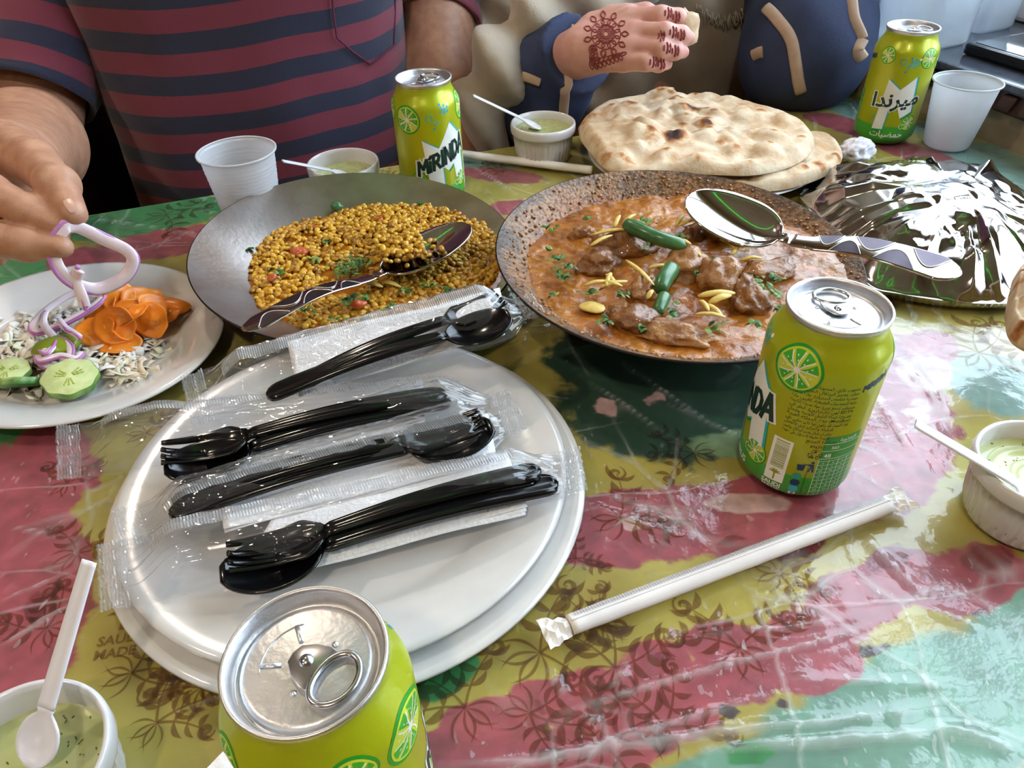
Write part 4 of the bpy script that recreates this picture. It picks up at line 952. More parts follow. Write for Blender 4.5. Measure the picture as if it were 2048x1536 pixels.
for i, q in enumerate(GS):
    hz = CUR_H + (.019 if i < 7 else .013 if 7 <= i < 14 else .014)
    v, f = sliver(U(q[0], q[1], hz - .002), U(q[2], q[3], hz), .0036 if i not in (14, 15) else .006, seed=i); top('ginger_sliver', v, f, M['ginger'], 'thin pale ginger sliver strewn over the chicken curry', 'ginger', 'ginger slivers on the curry')
v, f = chunk(U(1185, 615, CUR_H + .003), (.0095, .0065, .002), 77, .12, rz=-.4); top('onion_piece', v, f, M['ginger'], 'flat pale onion square at the left front of the curry', 'onion')
cz = TZ + CUR_H + .006
flakes('coriander_leaves', [(1125, 555, 16, .006), (1115, 518, 10, .005), (1135, 535, 12, .006), (1400, 550, 10, .005), (1530, 590, 22, .010), (1500, 560, 12, .008), (1210, 645, 12, .006), (1250, 590, 8, .006), (1345, 625, 12, .007), (1432, 655, 8, .006), (1280, 660, 5, .003), (1515, 650, 10, .006), (1180, 590, 6, .005), (1290, 445, 12, .009), (1360, 475, 14, .008), (1400, 440, 8, .006), (1545, 560, 12, .009), (1100, 460, 6, .006), (1170, 440, 5, .006), (1560, 620, 8, .006), (1290, 500, 8, .01), (1260, 490, 6, .006), (1105, 590, 6, .005), (1420, 520, 8, .008), (1100, 500, 6, .003), (1530, 540, 8, .007)], M['herb'], CU_, cz, (.0034, .0021))
crumbs = []
for _ in range(420):
    a = rng.uniform(0, 6.3); r = PR.R * rng.uniform(.82, .97); x, y = PR.c[0] + r * math.cos(a), PR.c[1] + r * math.sin(a); crumbs.append((x, y, TZ + PR.z(x, y) + .0006))
v, f = scatter(ICO1, crumbs, [np.array((1.3, 1, .7)) * rng.uniform(.0006, .0017) for _ in crumbs], [rotm(0, 0, rng.uniform(0, 6)) for _ in crumbs]); mesh_obj('dried_crumbs', v, f, M['chicken'], CU_, kind='stuff')

# ================================================================== serving spoons
def serving_spoon(label, H, N, B, roll, wmax=.026, hw=.0115, lift=.006, dark=False):
    H, N, B = map(np.asarray, (H, N, B)); t = thing('serving_spoon', label, 'spoon', tuple(H), group='steel serving spoons')
    d = (B - H); d = d / np.linalg.norm(d); sd = np.cross(d, (0, 0, 1)); sd /= np.linalg.norm(sd); up = np.cross(sd, d)
    sd, up = sd * math.cos(roll) + up * math.sin(roll), up * math.cos(roll) - sd * math.sin(roll)
    cl = smooth_path([H, H * .45 + N * .55 + np.array([0, 0, lift]), N, B * .4 + N * .6 + np.array([0, 0, -.001]), B], 81); _t = np.linspace(0, 1, 41); _c = cl[40:].copy(); _k = 40 * (1 - (1 - _t) ** 1.35); cl[40:] = np.stack([np.interp(_k, np.arange(41), _c[:, j]) for j in range(3)], 1)
    s = np.linspace(0, 1, 81); sn = .5; wd = np.zeros(81); dep = np.zeros(81)
    for i, k in enumerate(s):
        if k < sn: q = k / sn; wd[i] = hw * (.55 + .45 * q * 0 + .45 * (1 - q) ** .8) * min(1, (q * 9 + .02) ** .5) if q < .86 else hw * (.55 - .05 * (q - .86) / .14)
        else:
            q = 1 - (1 - (k - sn) / (1 - sn)) ** 1.35; x = (q - .58) / .42; e = max(0, 1 - abs(x) ** (2.4 if x > 0 else 1.8)) ** .5 if abs(x) < 1 else 0
            nk = hw * .5 * max(0, 1 - q / .5); wd[i] = max(nk, wmax * e, .0008); dep[i] = .010 * max(0, math.sin(PI * min(1, max(0, (q - .12) / .88)))) ** .8
    def pos(i, v): return cl[i] + sd * wd[i] * v + up * (-dep[i] * (1 - v * v) + (0 if dep[i] > 0 else .0004 * (1 - v * v)))
    nv = 15; vv = np.linspace(-1, 1, nv); V = np.array([[pos(i, x) for x in vv] for i in range(81)]).reshape(-1, 3); F = grid_faces(81, nv)
    a = mesh_obj('handle', V, [q for q in F if q[0] // nv < 41], M['steel'], t); b = mesh_obj('bowl', V, [q for q in F if q[0] // nv >= 41], M['steel'], t)
    for o in (a, b): m = o.modifiers.new('thick', 'SOLIDIFY'); m.thickness = .0014; m.offset = 1
    # engraved wave on the handle
    fields, linesv = [], []
    for (i0, i1, side) in ((3, 11, 1), (9, 18, -1), (15, 24, 1), (21, 29, -1), (27, 34, 1)):
        w = np.array([pos(i, side * (.92 - 1.25 * math.sin(PI * (i - i0) / (i1 - i0)))) + up * .0005 for i in range(i0, i1 + 1)]); e = np.array([pos(i, side * .93) + up * .0004 for i in range(i0, i1 + 1)])
        n = len(w); fields.append((np.r_[w, e], [(k, k + 1, n + k + 1, n + k) for k in range(n - 1)])); linesv.append(tube(smooth_path(w, 30), .00035, 5))
    mesh_obj('engraved_fields', *join(*fields), M['steel_dark'], a); mesh_obj('engraved_lines', *join(*linesv), M['steel_line'], a)
    return t, pos, cl, up
sp1 = serving_spoon('steel spoon resting in the lentils, handle over the pan rim', U(484, 660, .0475), U(742, 553, .0435), U(934, 446, .056), .10)
sp2 = serving_spoon('steel spoon leaning in the curry pan, handle over the foil', U(1924, 548, .072), U(1592, 480, .0655), U(1376, 392, .078), .22, wmax=.0265, hw=.0135)
# lentils scooped in the first spoon
P_, S_, R_ = [], [], []
for _ in range(170):
    q = U(rng.normal(812, 26), rng.normal(488, 18), .046); P_.append(q + (0, 0, rng.uniform(-.003, .003))); k = rng.uniform(.85, 1.15); S_.append((.0031 * k, .0023 * k, .0018 * k)); R_.append(rotm(rng.uniform(-.6, .6), rng.uniform(-.6, .6), rng.uniform(0, 6)))
v, f = scatter(ICO2, P_, S_, R_); mesh_obj('scooped_lentils', v, f, M['lentil'], DL, kind='stuff', attr={'rnd': np.repeat(rng.random(len(P_)), len(ICO2[0]))})
# ================================================================== salad on the oval plate
SZ = .0055                                            # height of the plate's well above the table
M['carrot'] = pm('raw_carrot', '#f8952e', .35, col2='#f08420', nscale=90, sss=.15)
M['carrot_rim'] = pm('carrot_core', '#ee8a3a', .4)
M['cuke'] = pm('cucumber_flesh', '#cfd9a0', .25, col2='#bccb86', nscale=120, sss=.2)
M['cuke_seed'] = pm('cucumber_seeds', '#b4bf62', .25, col2='#9fb050', nscale=260)
M['cuke_skin'] = pm('cucumber_skin', '#2f6b2c', .35, col2='#8fae5a', nscale=60)
M['onion'] = pm('onion_flesh', '#eee2e8', .22, col2='#e2cfda', nscale=60, sss=.25)
M['onion_skin'] = pm('purple_onion_edge', '#b06ab0', .3, col2='#c48cc2', nscale=60)
M['cabbage'] = attr_mat('shredded_cabbage', [(0, '#d8cbb4'), (.4, '#e9e1d2'), (.8, '#f4f3ee'), (1, '#dde2b8')], .4)
M['lime_f'] = pm('green_lime', '#8a9a2a', .3, col2='#6f8020')
def carrot_slice(px, py, h, r, tilt, seed, label):
    rr = random.Random(seed); n = 40; t = np.linspace(0, 2 * PI, n, endpoint=False); edge = 1 + .06 * np.sin(3 * t + seed) + .03 * np.sin(7 * t)
    V, F = [], []; prof = [(0, .55), (.45, .5), (.5, .1), (.85, .2), (1, .1), (1.02, -.3), (.95, -.6), (0, -.5)]
    for (k, z) in prof: V += [(r * k * e * math.cos(a), r * k * e * .82 * math.sin(a), z * .0018 + .006 * (k * math.cos(a + seed)) ** 2 * (r / .016)) for a, e in zip(t, edge)]
    F = [(i * n + j, i * n + (j + 1) % n, (i + 1) * n + (j + 1) % n, (i + 1) * n + j) for i in range(len(prof) - 1) for j in range(n)]
    V = np.array(V) @ rotm(*tilt).T + U(px, py, h)
    top('carrot_slice', V, F, M['carrot'], label, 'carrot', 'carrot slices on the salad plate')
for i, a in enumerate([(318, 618, .020, .016, (.5, .5, .3), 'darkest carrot slice at the right end of the carrot heap'), (285, 600, .022, .0155, (.35, .1, .8), 'carrot slice at the back right of the heap'), (240, 600, .026, .014, (.6, -.4, 1.2), 'carrot slice standing at the back of the heap'), (300, 640, .020, .0165, (.7, .4, -.3), 'ring-like carrot slice on the right of the heap'),
                       (262, 628, .026, .0155, (.3, -.2, .1), 'topmost carrot slice of the heap'), (232, 650, .022, .0175, (.9, .1, -.2), 'front carrot slice curling into a ring'), (196, 662, .018, .0155, (.7, -.1, .1), 'carrot slice at the front left of the heap'), (208, 625, .020, .014, (.4, -.5, .5), 'carrot slice at the left, touching the onion ring'), (240, 688, .012, .0150, (.3, .1, .2), 'lowest carrot slice at the front of the heap'), (262, 660, .014, .0150, (.5, .2, .9), 'carrot slice tucked under the front ring')]):
    carrot_slice(a[0], a[1], a[2], a[3], a[4], i, a[5])
def cuke_slice(px, py, h, r, th, tilt, label):
    t = np.linspace(0, 2 * PI, 48, endpoint=False); e = 1 + .035 * np.cos(8 * t)
    o = thing('cucumber_slice', label, 'cucumber', tuple(U(px, py, h)), 'cucumber slices on the salad plate'); m = rotm(*tilt)
    def lay(prof, mat, nm):
        V = np.array([(r * k * q * math.cos(a), r * k * q * math.sin(a), z) for (k, z) in prof for a, q in zip(t, e)]) @ m.T; n = 48
        mesh_obj(nm, V, [(i * n + j, i * n + (j + 1) % n, (i + 1) * n + (j + 1) % n, (i + 1) * n + j) for i in range(len(prof) - 1) for j in range(n)], mat, o, local=True)
    lay([(0.001, th), (.96, th), (.98, th * .9)], M['cuke'], 'flesh'); lay([(.98, th * .95), (1.0, th * .8), (1, -th * .8), (.98, -th), (.001, -th)], M['cuke_skin'], 'skin')
    sd = []
    for k in range(3):
        for j in range(9):
            a = k * 2.09 + .5 + (j % 3 - 1) * .33; d = r * (.2 + .13 * (j // 3)); sd.append((d * math.cos(a), d * math.sin(a), th + .0001))
    v, f = scatter(ICO1, sd, [(r * .09, r * .045, .0004)] * len(sd), [rotm(0, 0, math.atan2(p[1], p[0])) for p in sd]); mesh_obj('seeds', v @ m.T, f, M['cuke_seed'], o, local=True, kind='stuff')
cuke_slice(141, 757, .016, .0185, .0028, (.16, .1, .4), 'large cucumber slice lying face up at the front of the salad')
cuke_slice(16, 745, .014, .0150, .0022, (.05, .1, .2), 'cucumber slice at the left edge of the salad plate')
cuke_slice(42, 766, .014, .0150, .0026, (-.75, .25, .35), 'cucumber slice tilted on its edge between two others')
v, f = chunk(U(112, 692, .018), (.017, .012, .006), 9, .08, rz=.4); top('lime_wedge', v, f, M['lime_f'], 'olive green lime wedge under the onion rings', 'lime')
v, f = chunk(U(337, 612, .015), (.020, .009, .007), 12, .15, rz=-.2); top('tomato_wedge', v, f, M['carrot'], 'red-orange tomato wedge at the right end of the carrots', 'tomato')
# shredded cabbage
V, F, A = [], [], []
for px, py, n, sx, sy, hz in [(60, 690, 110, 45, 30, .014), (120, 720, 70, 40, 25, .012), (190, 710, 90, 50, 22, .012), (255, 735, 70, 25, 20, .012), (30, 720, 40, 30, 18, .010), (110, 640, 40, 40, 18, .012), (230, 590, 20, 22, 8, .012), (60, 770, 20, 40, 15, .008), (310, 690, 14, 24, 16, .008), (170, 640, 40, 40, 20, .014)]:
    for _ in range(n):
        c = U(rng.normal(px, sx * .7), rng.normal(py, sy * .7), rng.uniform(SZ, hz)); L_ = rng.uniform(.006, .02); a = rng.uniform(0, 6.3); w = rng.uniform(.0012, .0030); cv = rng.uniform(-1, 1) * .6
        s = np.linspace(-1, 1, 7); x = s * L_ / 2; y = cv * L_ * s * s * .6; z = .0025 * np.sin(s * 2 + rng.uniform(0, 6)); ca, sa = math.cos(a), math.sin(a)
        p = np.stack([c[0] + x * ca - y * sa, c[1] + x * sa + y * ca, c[2] + z], -1); n_ = np.array([-sa, ca, rng.uniform(-.8, .8)]) * w
        k = len(V); V += np.concatenate([p - n_, p + n_]).tolist(); F += [(k + i, k + i + 1, k + 8 + i, k + 7 + i) for i in range(6)]; A += [rng.random()] * 14
CB = top('shredded_cabbage', np.array(V), F, M['cabbage'], 'pale shredded cabbage spread over the salad plate', 'cabbage', kind='stuff', attr={'rnd': A})
m = CB.modifiers.new('thick', 'SOLIDIFY'); m.thickness = .0005
# onion rings: two hang from the fingers, others lie on the salad
def onion_ring(pts, r, label, closed=True, flat=.42, up=(0, -.5, 1)):
    pts = np.array(pts); n = 64
    if closed: P = smooth_path(np.vstack([pts, pts[:1]]), n + 1)[:-1]
    else: P = smooth_path(pts, n)
    c = P.mean(0); t = thing('onion_ring', label, 'onion', tuple(P[P[:, 2].argmin()]), 'sliced onion rings')
    v, f = tube(P, r, 10, flat, closed=closed, up=up); mesh_obj('flesh', v, f, M['onion'], t)
    d = P - c; d /= np.linalg.norm(d, axis=1)[:, None] + 1e-9
    v, f = tube(P + d * r * .72, r * .42, 8, .9, closed=closed, up=up); mesh_obj('purple_edge', v, f, M['onion_skin'], t)
HY = .437
onion_ring([Dy(133, 452, HY), Dy(108, 490, HY - .006), Dy(118, 535, HY - .012), Dy(150, 566, HY - .012), Dy(196, 577, HY - .006), Dy(245, 556, HY), Dy(265, 524, HY + .004), Dy(252, 500, HY + .006), Dy(205, 478, HY + .006), Dy(160, 456, HY + .004)], .0042, 'onion ring held between thumb and finger', up=(0, -1, .45))
onion_ring([Dy(157, 540, HY - .012), Dy(152, 560, HY - .012), Dy(163, 590, HY - .016), Dy(170, 612, HY - .018)], .0040, 'short onion strip dangling from the held ring', False, up=(0, -1, .2))
onion_ring([U(185, 578, .028), U(140, 590, .026), U(96, 618, .022), U(66, 650, .018), U(80, 664, .018), U(120, 650, .022), U(160, 630, .026), U(196, 606, .030), U(204, 588, .031)], .0036, 'large onion ring lying across the cabbage')
onion_ring([U(90, 625, .022), U(88, 650, .022), U(110, 680, .022), U(95, 705, .022), U(78, 695, .02), U(80, 720, .018), U(120, 712, .02), U(150, 718, .02), U(165, 705, .02)], .0030, 'wavy white onion strip curling over the lime wedge', False)
onion_ring([U(118, 640, .026), U(130, 655, .026), U(150, 668, .026), U(160, 676, .024)], .0026, 'short white onion curl beside the carrots', False)
onion_ring([U(75, 690, .018), U(80, 722, .014), U(105, 735, .014), U(135, 722, .016), U(140, 695, .020), U(115, 680, .022)], .0030, 'small onion ring resting above the cucumber', True)

# ================================================================== ramekins with green sauce and plastic spoons
M['sauce'] = pm('green_yogurt_sauce', '#b9bd84', .2, col2='#aab274', nscale=25, coat=.3)
M['speck'] = pm('mint_specks', '#4a5a2a', .6)
def flute(Rr, Z, T): R2 = Rr.copy(); R2[:, 2:6] += .0007 * (np.cos(T[:, 2:6] * 36) - 1); return R2, Z
RAMP = [(.0001, 0), (.0285, 0), (.0295, .001), (.0318, .010), (.0332, .022), (.0345, .0305), (.0358, .0312), (.0364, .033), (.0366, .039), (.0360, .0413), (.0348, .042), (.0336, .0412), (.0330, .038), (.0322, .026), (.0300, .0075), (.0270, .0052), (.0001, .005)]
def ramekin(x, y, label, level=.030, tilt=0):
    t = thing('ramekin', label, 'sauce bowl', (x, y, TZ), 'white ramekins of green sauce')
    v, f = lathe(RAMP, 144, fn=flute); mesh_obj('bowl', v, f, M['ram'], t, local=True)
    rs = np.linspace(0, .0335, 14); v, f = lathe([(max(r, .0001), level + .0004 * math.sin(r * 500) + (.0006 if r > .031 else 0)) for r in rs], 48); mesh_obj('sauce', v, [q[::-1] for q in f], M['sauce'], t, local=True)
    P_ = []
    for _ in range(60): a, r = rng.uniform(0, 6.3), .031 * math.sqrt(rng.random()); P_.append((r * math.cos(a), r * math.sin(a), level + .0004))
    v, f = scatter(ICO1, P_, [np.array((rng.uniform(.8, 2.2), .6, .4)) * .0005 for _ in P_], [rotm(0, 0, rng.uniform(0, 6)) for _ in P_]); mesh_obj('herb_specks', v, f, M['speck'], t, local=True, kind='stuff')
def plastic_spoon(H, B, label, w=.0034, bw=.010, blen=.28):
    H, B = np.asarray(H), np.asarray(B); t = thing('plastic_spoon', label, 'spoon', tuple(B), 'white plastic spoons')
    n = 40; s = np.linspace(0, 1, n); d = (B - H) / np.linalg.norm(B - H); sd = np.cross(d, (0, 0, 1)); sd /= np.linalg.norm(sd); up = np.cross(sd, d); cl = H + (B - H) * s[:, None]
    sb = 1 - blen; q = np.clip((s - sb) / blen, 0, 1); wd = np.where(s < sb, w * (1 + .25 * s), np.maximum(w * 1.25 * (1 - q * 3), bw * np.sqrt(np.clip(1 - ((q - .55) / .46) ** 2, 0, 1)))); dp = np.where(s < sb, 0, .004 * np.sin(q * PI))
    def half(nm, i0, i1):
        vv = np.array([-1, -.8, -.35, 0, .35, .8, 1]); prof = np.array([0, .35, .15, .1, .15, .35, 0]) * .0022
        V = np.array([[cl[i] + sd * wd[i] * x + up * ((pz if s[i] < sb else 0) - dp[i] * (1 - x * x)) for x, pz in zip(vv, prof)] for i in range(i0, i1)]).reshape(-1, 3)
        o = mesh_obj(nm, V, grid_faces(i1 - i0, 7), M['wplastic'], t); m = o.modifiers.new('thick', 'SOLIDIFY'); m.thickness = .0012; m.offset = 0
    k = int(sb * n); half('handle', 0, k + 1); half('bowl', k, n)
r1 = U(685, 322, .042); ramekin(r1[0], r1[1], 'ramekin of green sauce behind the lentil pan, left of the can', .028)
r2 = U(1086, 243, .042); ramekin(r2[0], r2[1], 'ramekin of green sauce between the back straw and the naan', .033)
r4 = U(108, 1352, .042) - (0, .0366, 0); ramekin(r4[0], r4[1], 'ramekin of green sauce nearest the camera at the left', .0265)
r3 = U(1954, 925, .040) + (.0366, -.004, 0); ramekin(r3[0], r3[1], 'ramekin of green sauce beside the can, cut by the right edge', .030)
plastic_spoon(U(565, 323, .058), (r1[0] + .004, r1[1] - .004, TZ + .030), 'white plastic spoon in the ramekin behind the lentil pan', .0030, .0075)
plastic_spoon(U(946, 192, .075), (r2[0] - .002, r2[1] + .002, TZ + .034), 'white plastic spoon in the ramekin by the naan')
plastic_spoon(U(180, 1122, .088), U(58, 1535, .031), 'white plastic spoon standing in the nearest ramekin', .0036, .0105)
plastic_spoon(U(1830, 848, .060), U(2105, 1008, .0335), 'white plastic spoon in the ramekin at the right edge')

# ================================================================== plastic cups
def cup_mat():
    m, nt, b = new_mat('frosted_cup_plastic'); L = nt.links.new; nt.nodes.remove(b)
    d = nt.nodes.new('ShaderNodeBsdfDiffuse'); d.inputs[0].default_value = (.78, .79, .82, 1); t = nt.nodes.new('ShaderNodeBsdfTranslucent'); t.inputs[0].default_value = (.78, .80, .84, 1)
    g = nt.nodes.new('ShaderNodeBsdfGlossy'); g.inputs['Roughness'].default_value = .25; tr = nt.nodes.new('ShaderNodeBsdfTransparent')
    a = nt.nodes.new('ShaderNodeMixShader'); a.inputs[0].default_value = .5; L(d.outputs[0], a.inputs[1]); L(t.outputs[0], a.inputs[2])
    c = nt.nodes.new('ShaderNodeMixShader'); c.inputs[0].default_value = .05; L(a.outputs[0], c.inputs[1]); L(g.outputs[0], c.inputs[2])
    e = nt.nodes.new('ShaderNodeMixShader'); tc = nt.nodes.new('ShaderNodeTexCoord'); n = nt.nodes.new('ShaderNodeTexNoise'); n.inputs['Scale'].default_value = 60; L(tc.outputs['Object'], n.inputs['Vector'])
    mr = nt.nodes.new('ShaderNodeMapRange'); mr.inputs['To Min'].default_value = .05; mr.inputs['To Max'].default_value = .12; L(n.outputs['Fac'], mr.inputs['Value']); L(mr.outputs[0], e.inputs[0])
    L(c.outputs[0], e.inputs[1]); L(tr.outputs[0], e.inputs[2]); L(e.outputs[0], nt.nodes['Material Output'].inputs[0]); return m
M['cup'] = cup_mat()
def cup(x, y, h, R, r0, label, ribs):
    zs = np.linspace(.002, h - .003, 60); rr = r0 + (R - .0015 - r0) * (zs / h) ** .9
    if ribs: rr = rr + .00035 * np.sin(zs / h * 150) * ((zs > h * .55) & (zs < h * .88))
    else: rr = rr + .0003 * np.sin(zs / h * 130) * (zs < h * .55)
    pr = [(.0001, .002), (r0 - .003, .002), (r0 - .001, .0)] + list(zip(rr, zs)) + [(R - .001, h - .0025), (R + .0006, h - .0018), (R + .0008, h - .0005), (R - .0002, h), (R - .0014, h - .0006)]
    v, f = lathe(pr, 72); o = top('plastic_cup', v + (x, y, TZ), f, M['cup'], label, 'cup', 'white disposable cups', loc=np.array([x, y, TZ])); m = o.modifiers.new('thick', 'SOLIDIFY'); m.thickness = .0006; m.offset = -1
c1 = U(472, 300, .083); cup(c1[0], c1[1], .083, .0352, .0235, 'white plastic cup at the left behind the lentil pan', True)
best = min(np.arange(.07, .13, .002), key=lambda h: np.linalg.norm((U(1937, 160, h) - U(1886, 288, 0))[:2])); c2 = U(1937, 160, best); cup(c2[0], c2[1], best, .0352, .024, 'white plastic cup at the right beside the Arabic can', False)

# ================================================================== wrapped straws
def straw(a, b, r, label, ticks=True, flag=True):
    a, b = np.asarray(a), np.asarray(b); t = thing('wrapped_straw', label, 'straw', tuple((a + b) / 2 * (1, 1, 0) + np.array([0, 0, TZ])), 'paper wrapped straws')
    d = (b - a) / np.linalg.norm(b - a); sd = np.cross(d, (0, 0, 1)); n = 60; p = a + (b - a) * np.linspace(0, 1, n)[:, None]
    rr = r * (1 + .03 * vnoise(np.c_[np.arange(n) * .35, np.zeros(n), np.zeros(n)], 4)); v, f = tube(p, rr, 14, .86); mesh_obj('paper_sleeve', v, f, M['paper'], t)
    L_ = np.linalg.norm(b - a); k = int(L_ / .0016)
    e0, e1 = a - sd * r * .1 + np.array([0, 0, r * .9]), b - sd * r * .1 + np.array([0, 0, r * .9])
    off = -sd * r * 1.02 + np.array([0, 0, -r * .55]); st = np.concatenate([e0 + (e1 - e0) * np.linspace(0, 1, k)[:, None] + off * .0, e0 + (e1 - e0) * np.linspace(0, 1, k)[:, None] + off * .75 + np.array([0, 0, r * .25])])
    ee = lambda an, q: q + 1.06 * r * (math.cos(an) * sd + math.sin(an) * np.array([0, 0, .9])); lin_ = a + (b - a) * np.linspace(0, 1, k)[:, None]; st = np.concatenate([ee(1.45, lin_), ee(2.25, lin_)]); o = mesh_obj('seam', st, [(i, i + 1, k + i + 1, k + i) for i in range(k - 1)], M['paper'], t); mm = o.modifiers.new('thick', 'SOLIDIFY'); mm.thickness = .0004
    if ticks:
        T_ = []
        for i in range(2, k - 2): q0, q1 = st[i] * .75 + st[k + i] * .25, st[i] * .15 + st[k + i] * .85; u_ = np.array([0, 0, .0007]) - sd * .0003; T_.append((np.array([q0 - d * .0004, q0 + d * .0004, q1 + d * .0004, q1 - d * .0004]) + u_, [(0, 1, 2, 3)]))
        mesh_obj('crimp_marks', *join(*T_), M['tick'], t, smooth=False, kind='stuff')
    if flag:
        for e, q, sg in ((a, -d, 1), (b, d, -1)):
            G = []
            for i in range(6):
                for j in range(7): x = i / 5; y = (j / 6 - .5) * 2; G.append(e + q * (.001 + .014 * x) + sd * y * r * (1.0 + .7 * x) + np.array([0, 0, (r * .8 * (1 - x) * (1 - y * y) if True else 0) + .0015 * math.sin(i * 2.3 + j * 1.7) * (x > .1) + .0010 - r * .4 * (1 - x)]))
            o = mesh_obj('twisted_end', G, grid_faces(6, 7), M['paper'], t, smooth=False); mm = o.modifiers.new('thick', 'SOLIDIFY'); mm.thickness = .0003
straw(U(1140, 1250, .006), U(1775, 1010, .006), .0056, 'white paper wrapped straw lying at the front right of the table')
straw(U(905, 306, .005), U(1185, 341, .005), .0050, 'white wrapped straw lying behind the can, pointing under the naan', False, False)

# ================================================================== wrapped plastic cutlery
M['pouch'] = film_mat('cutlery_pouch_film', (.97, .97, .98), .06, .05, bump=.12, bscale=70, fres=1.5)
M['seal'] = film_mat('pouch_seal_film', (.95, .95, .96), .28, .12, fres=1.5)
def cutlery(o, H, T, kind, w=.0074, roll=0.0):
    """black disposable spoon or fork from handle end H to tip T"""
    H, T = np.asarray(H), np.asarray(T); n = 70; s = np.linspace(0, 1, n); d = (T - H) / np.linalg.norm(T - H); sd = np.cross(d, (0, 0, 1)); sd /= np.linalg.norm(sd); up = np.cross(sd, d); cl = H + (T - H) * s[:, None] + up * (.004 * np.sin(np.clip(s / .72, 0, 1) * PI) - .002 * (s > .72) * np.sin(np.clip((s - .72) / .28, 0, 1) * PI))[:, None]
    q = np.clip((s - .70) / .30, 0, 1); head = .0175 if kind == 'spoon' else .0135
    wd = np.where(s < .70, w * np.sqrt(np.clip(1 - (1 - np.clip(s / .05, 0, 1)) ** 2, .02, 1)) * (1 - .45 * np.clip((s - .1) / .6, 0, 1)), np.maximum(w * .55 * (1 - q * 2.5), head * np.sqrt(np.clip(1 - ((q - .55) / .47) ** 2, 0, 1)) if kind == 'spoon' else head * np.clip(q * 4, 0, 1) ** .7 * (1 - .25 * q)))
    dp = np.where(s < .70, 0, .0065 * np.sin(np.clip(q, 0, 1) * PI) ** .7)
    vv = np.array([-1, -.9, -.6, -.3, 0, .3, .6, .9, 1]); pz = np.array([-.5, .6, .5, .25, .2, .25, .5, .6, -.5]) * .0022
    if kind == 'fork': x8 = np.linspace(-1, 1, 8); pz = np.interp(x8, vv, pz); vv = x8
    m_ = len(vv)
    V = np.array([[cl[i] + sd * wd[i] * x + up * ((z if s[i] < .72 else 0) - dp[i] * (1 - x * x)) for x, z in zip(vv, pz)] for i in range(n)]).reshape(-1, 3); F = grid_faces(n, m_)
    kh = int(.70 * n)
    if kind == 'fork': F = [f for f in F if not (f[0] // m_ > .855 * n and (f[0] % m_) % 2 == 1)]
    a = mesh_obj('spoon_handle' if kind == 'spoon' else 'fork_handle', V, [f for f in F if f[0] // m_ <= kh], M['black'], o); b = mesh_obj('spoon_bowl' if kind == 'spoon' else 'fork_tines', V, [f for f in F if f[0] // m_ > kh], M['black'], o)
    for x in (a, b): m = x.modifiers.new('thick', 'SOLIDIFY'); m.thickness = .0016; m.offset = 0
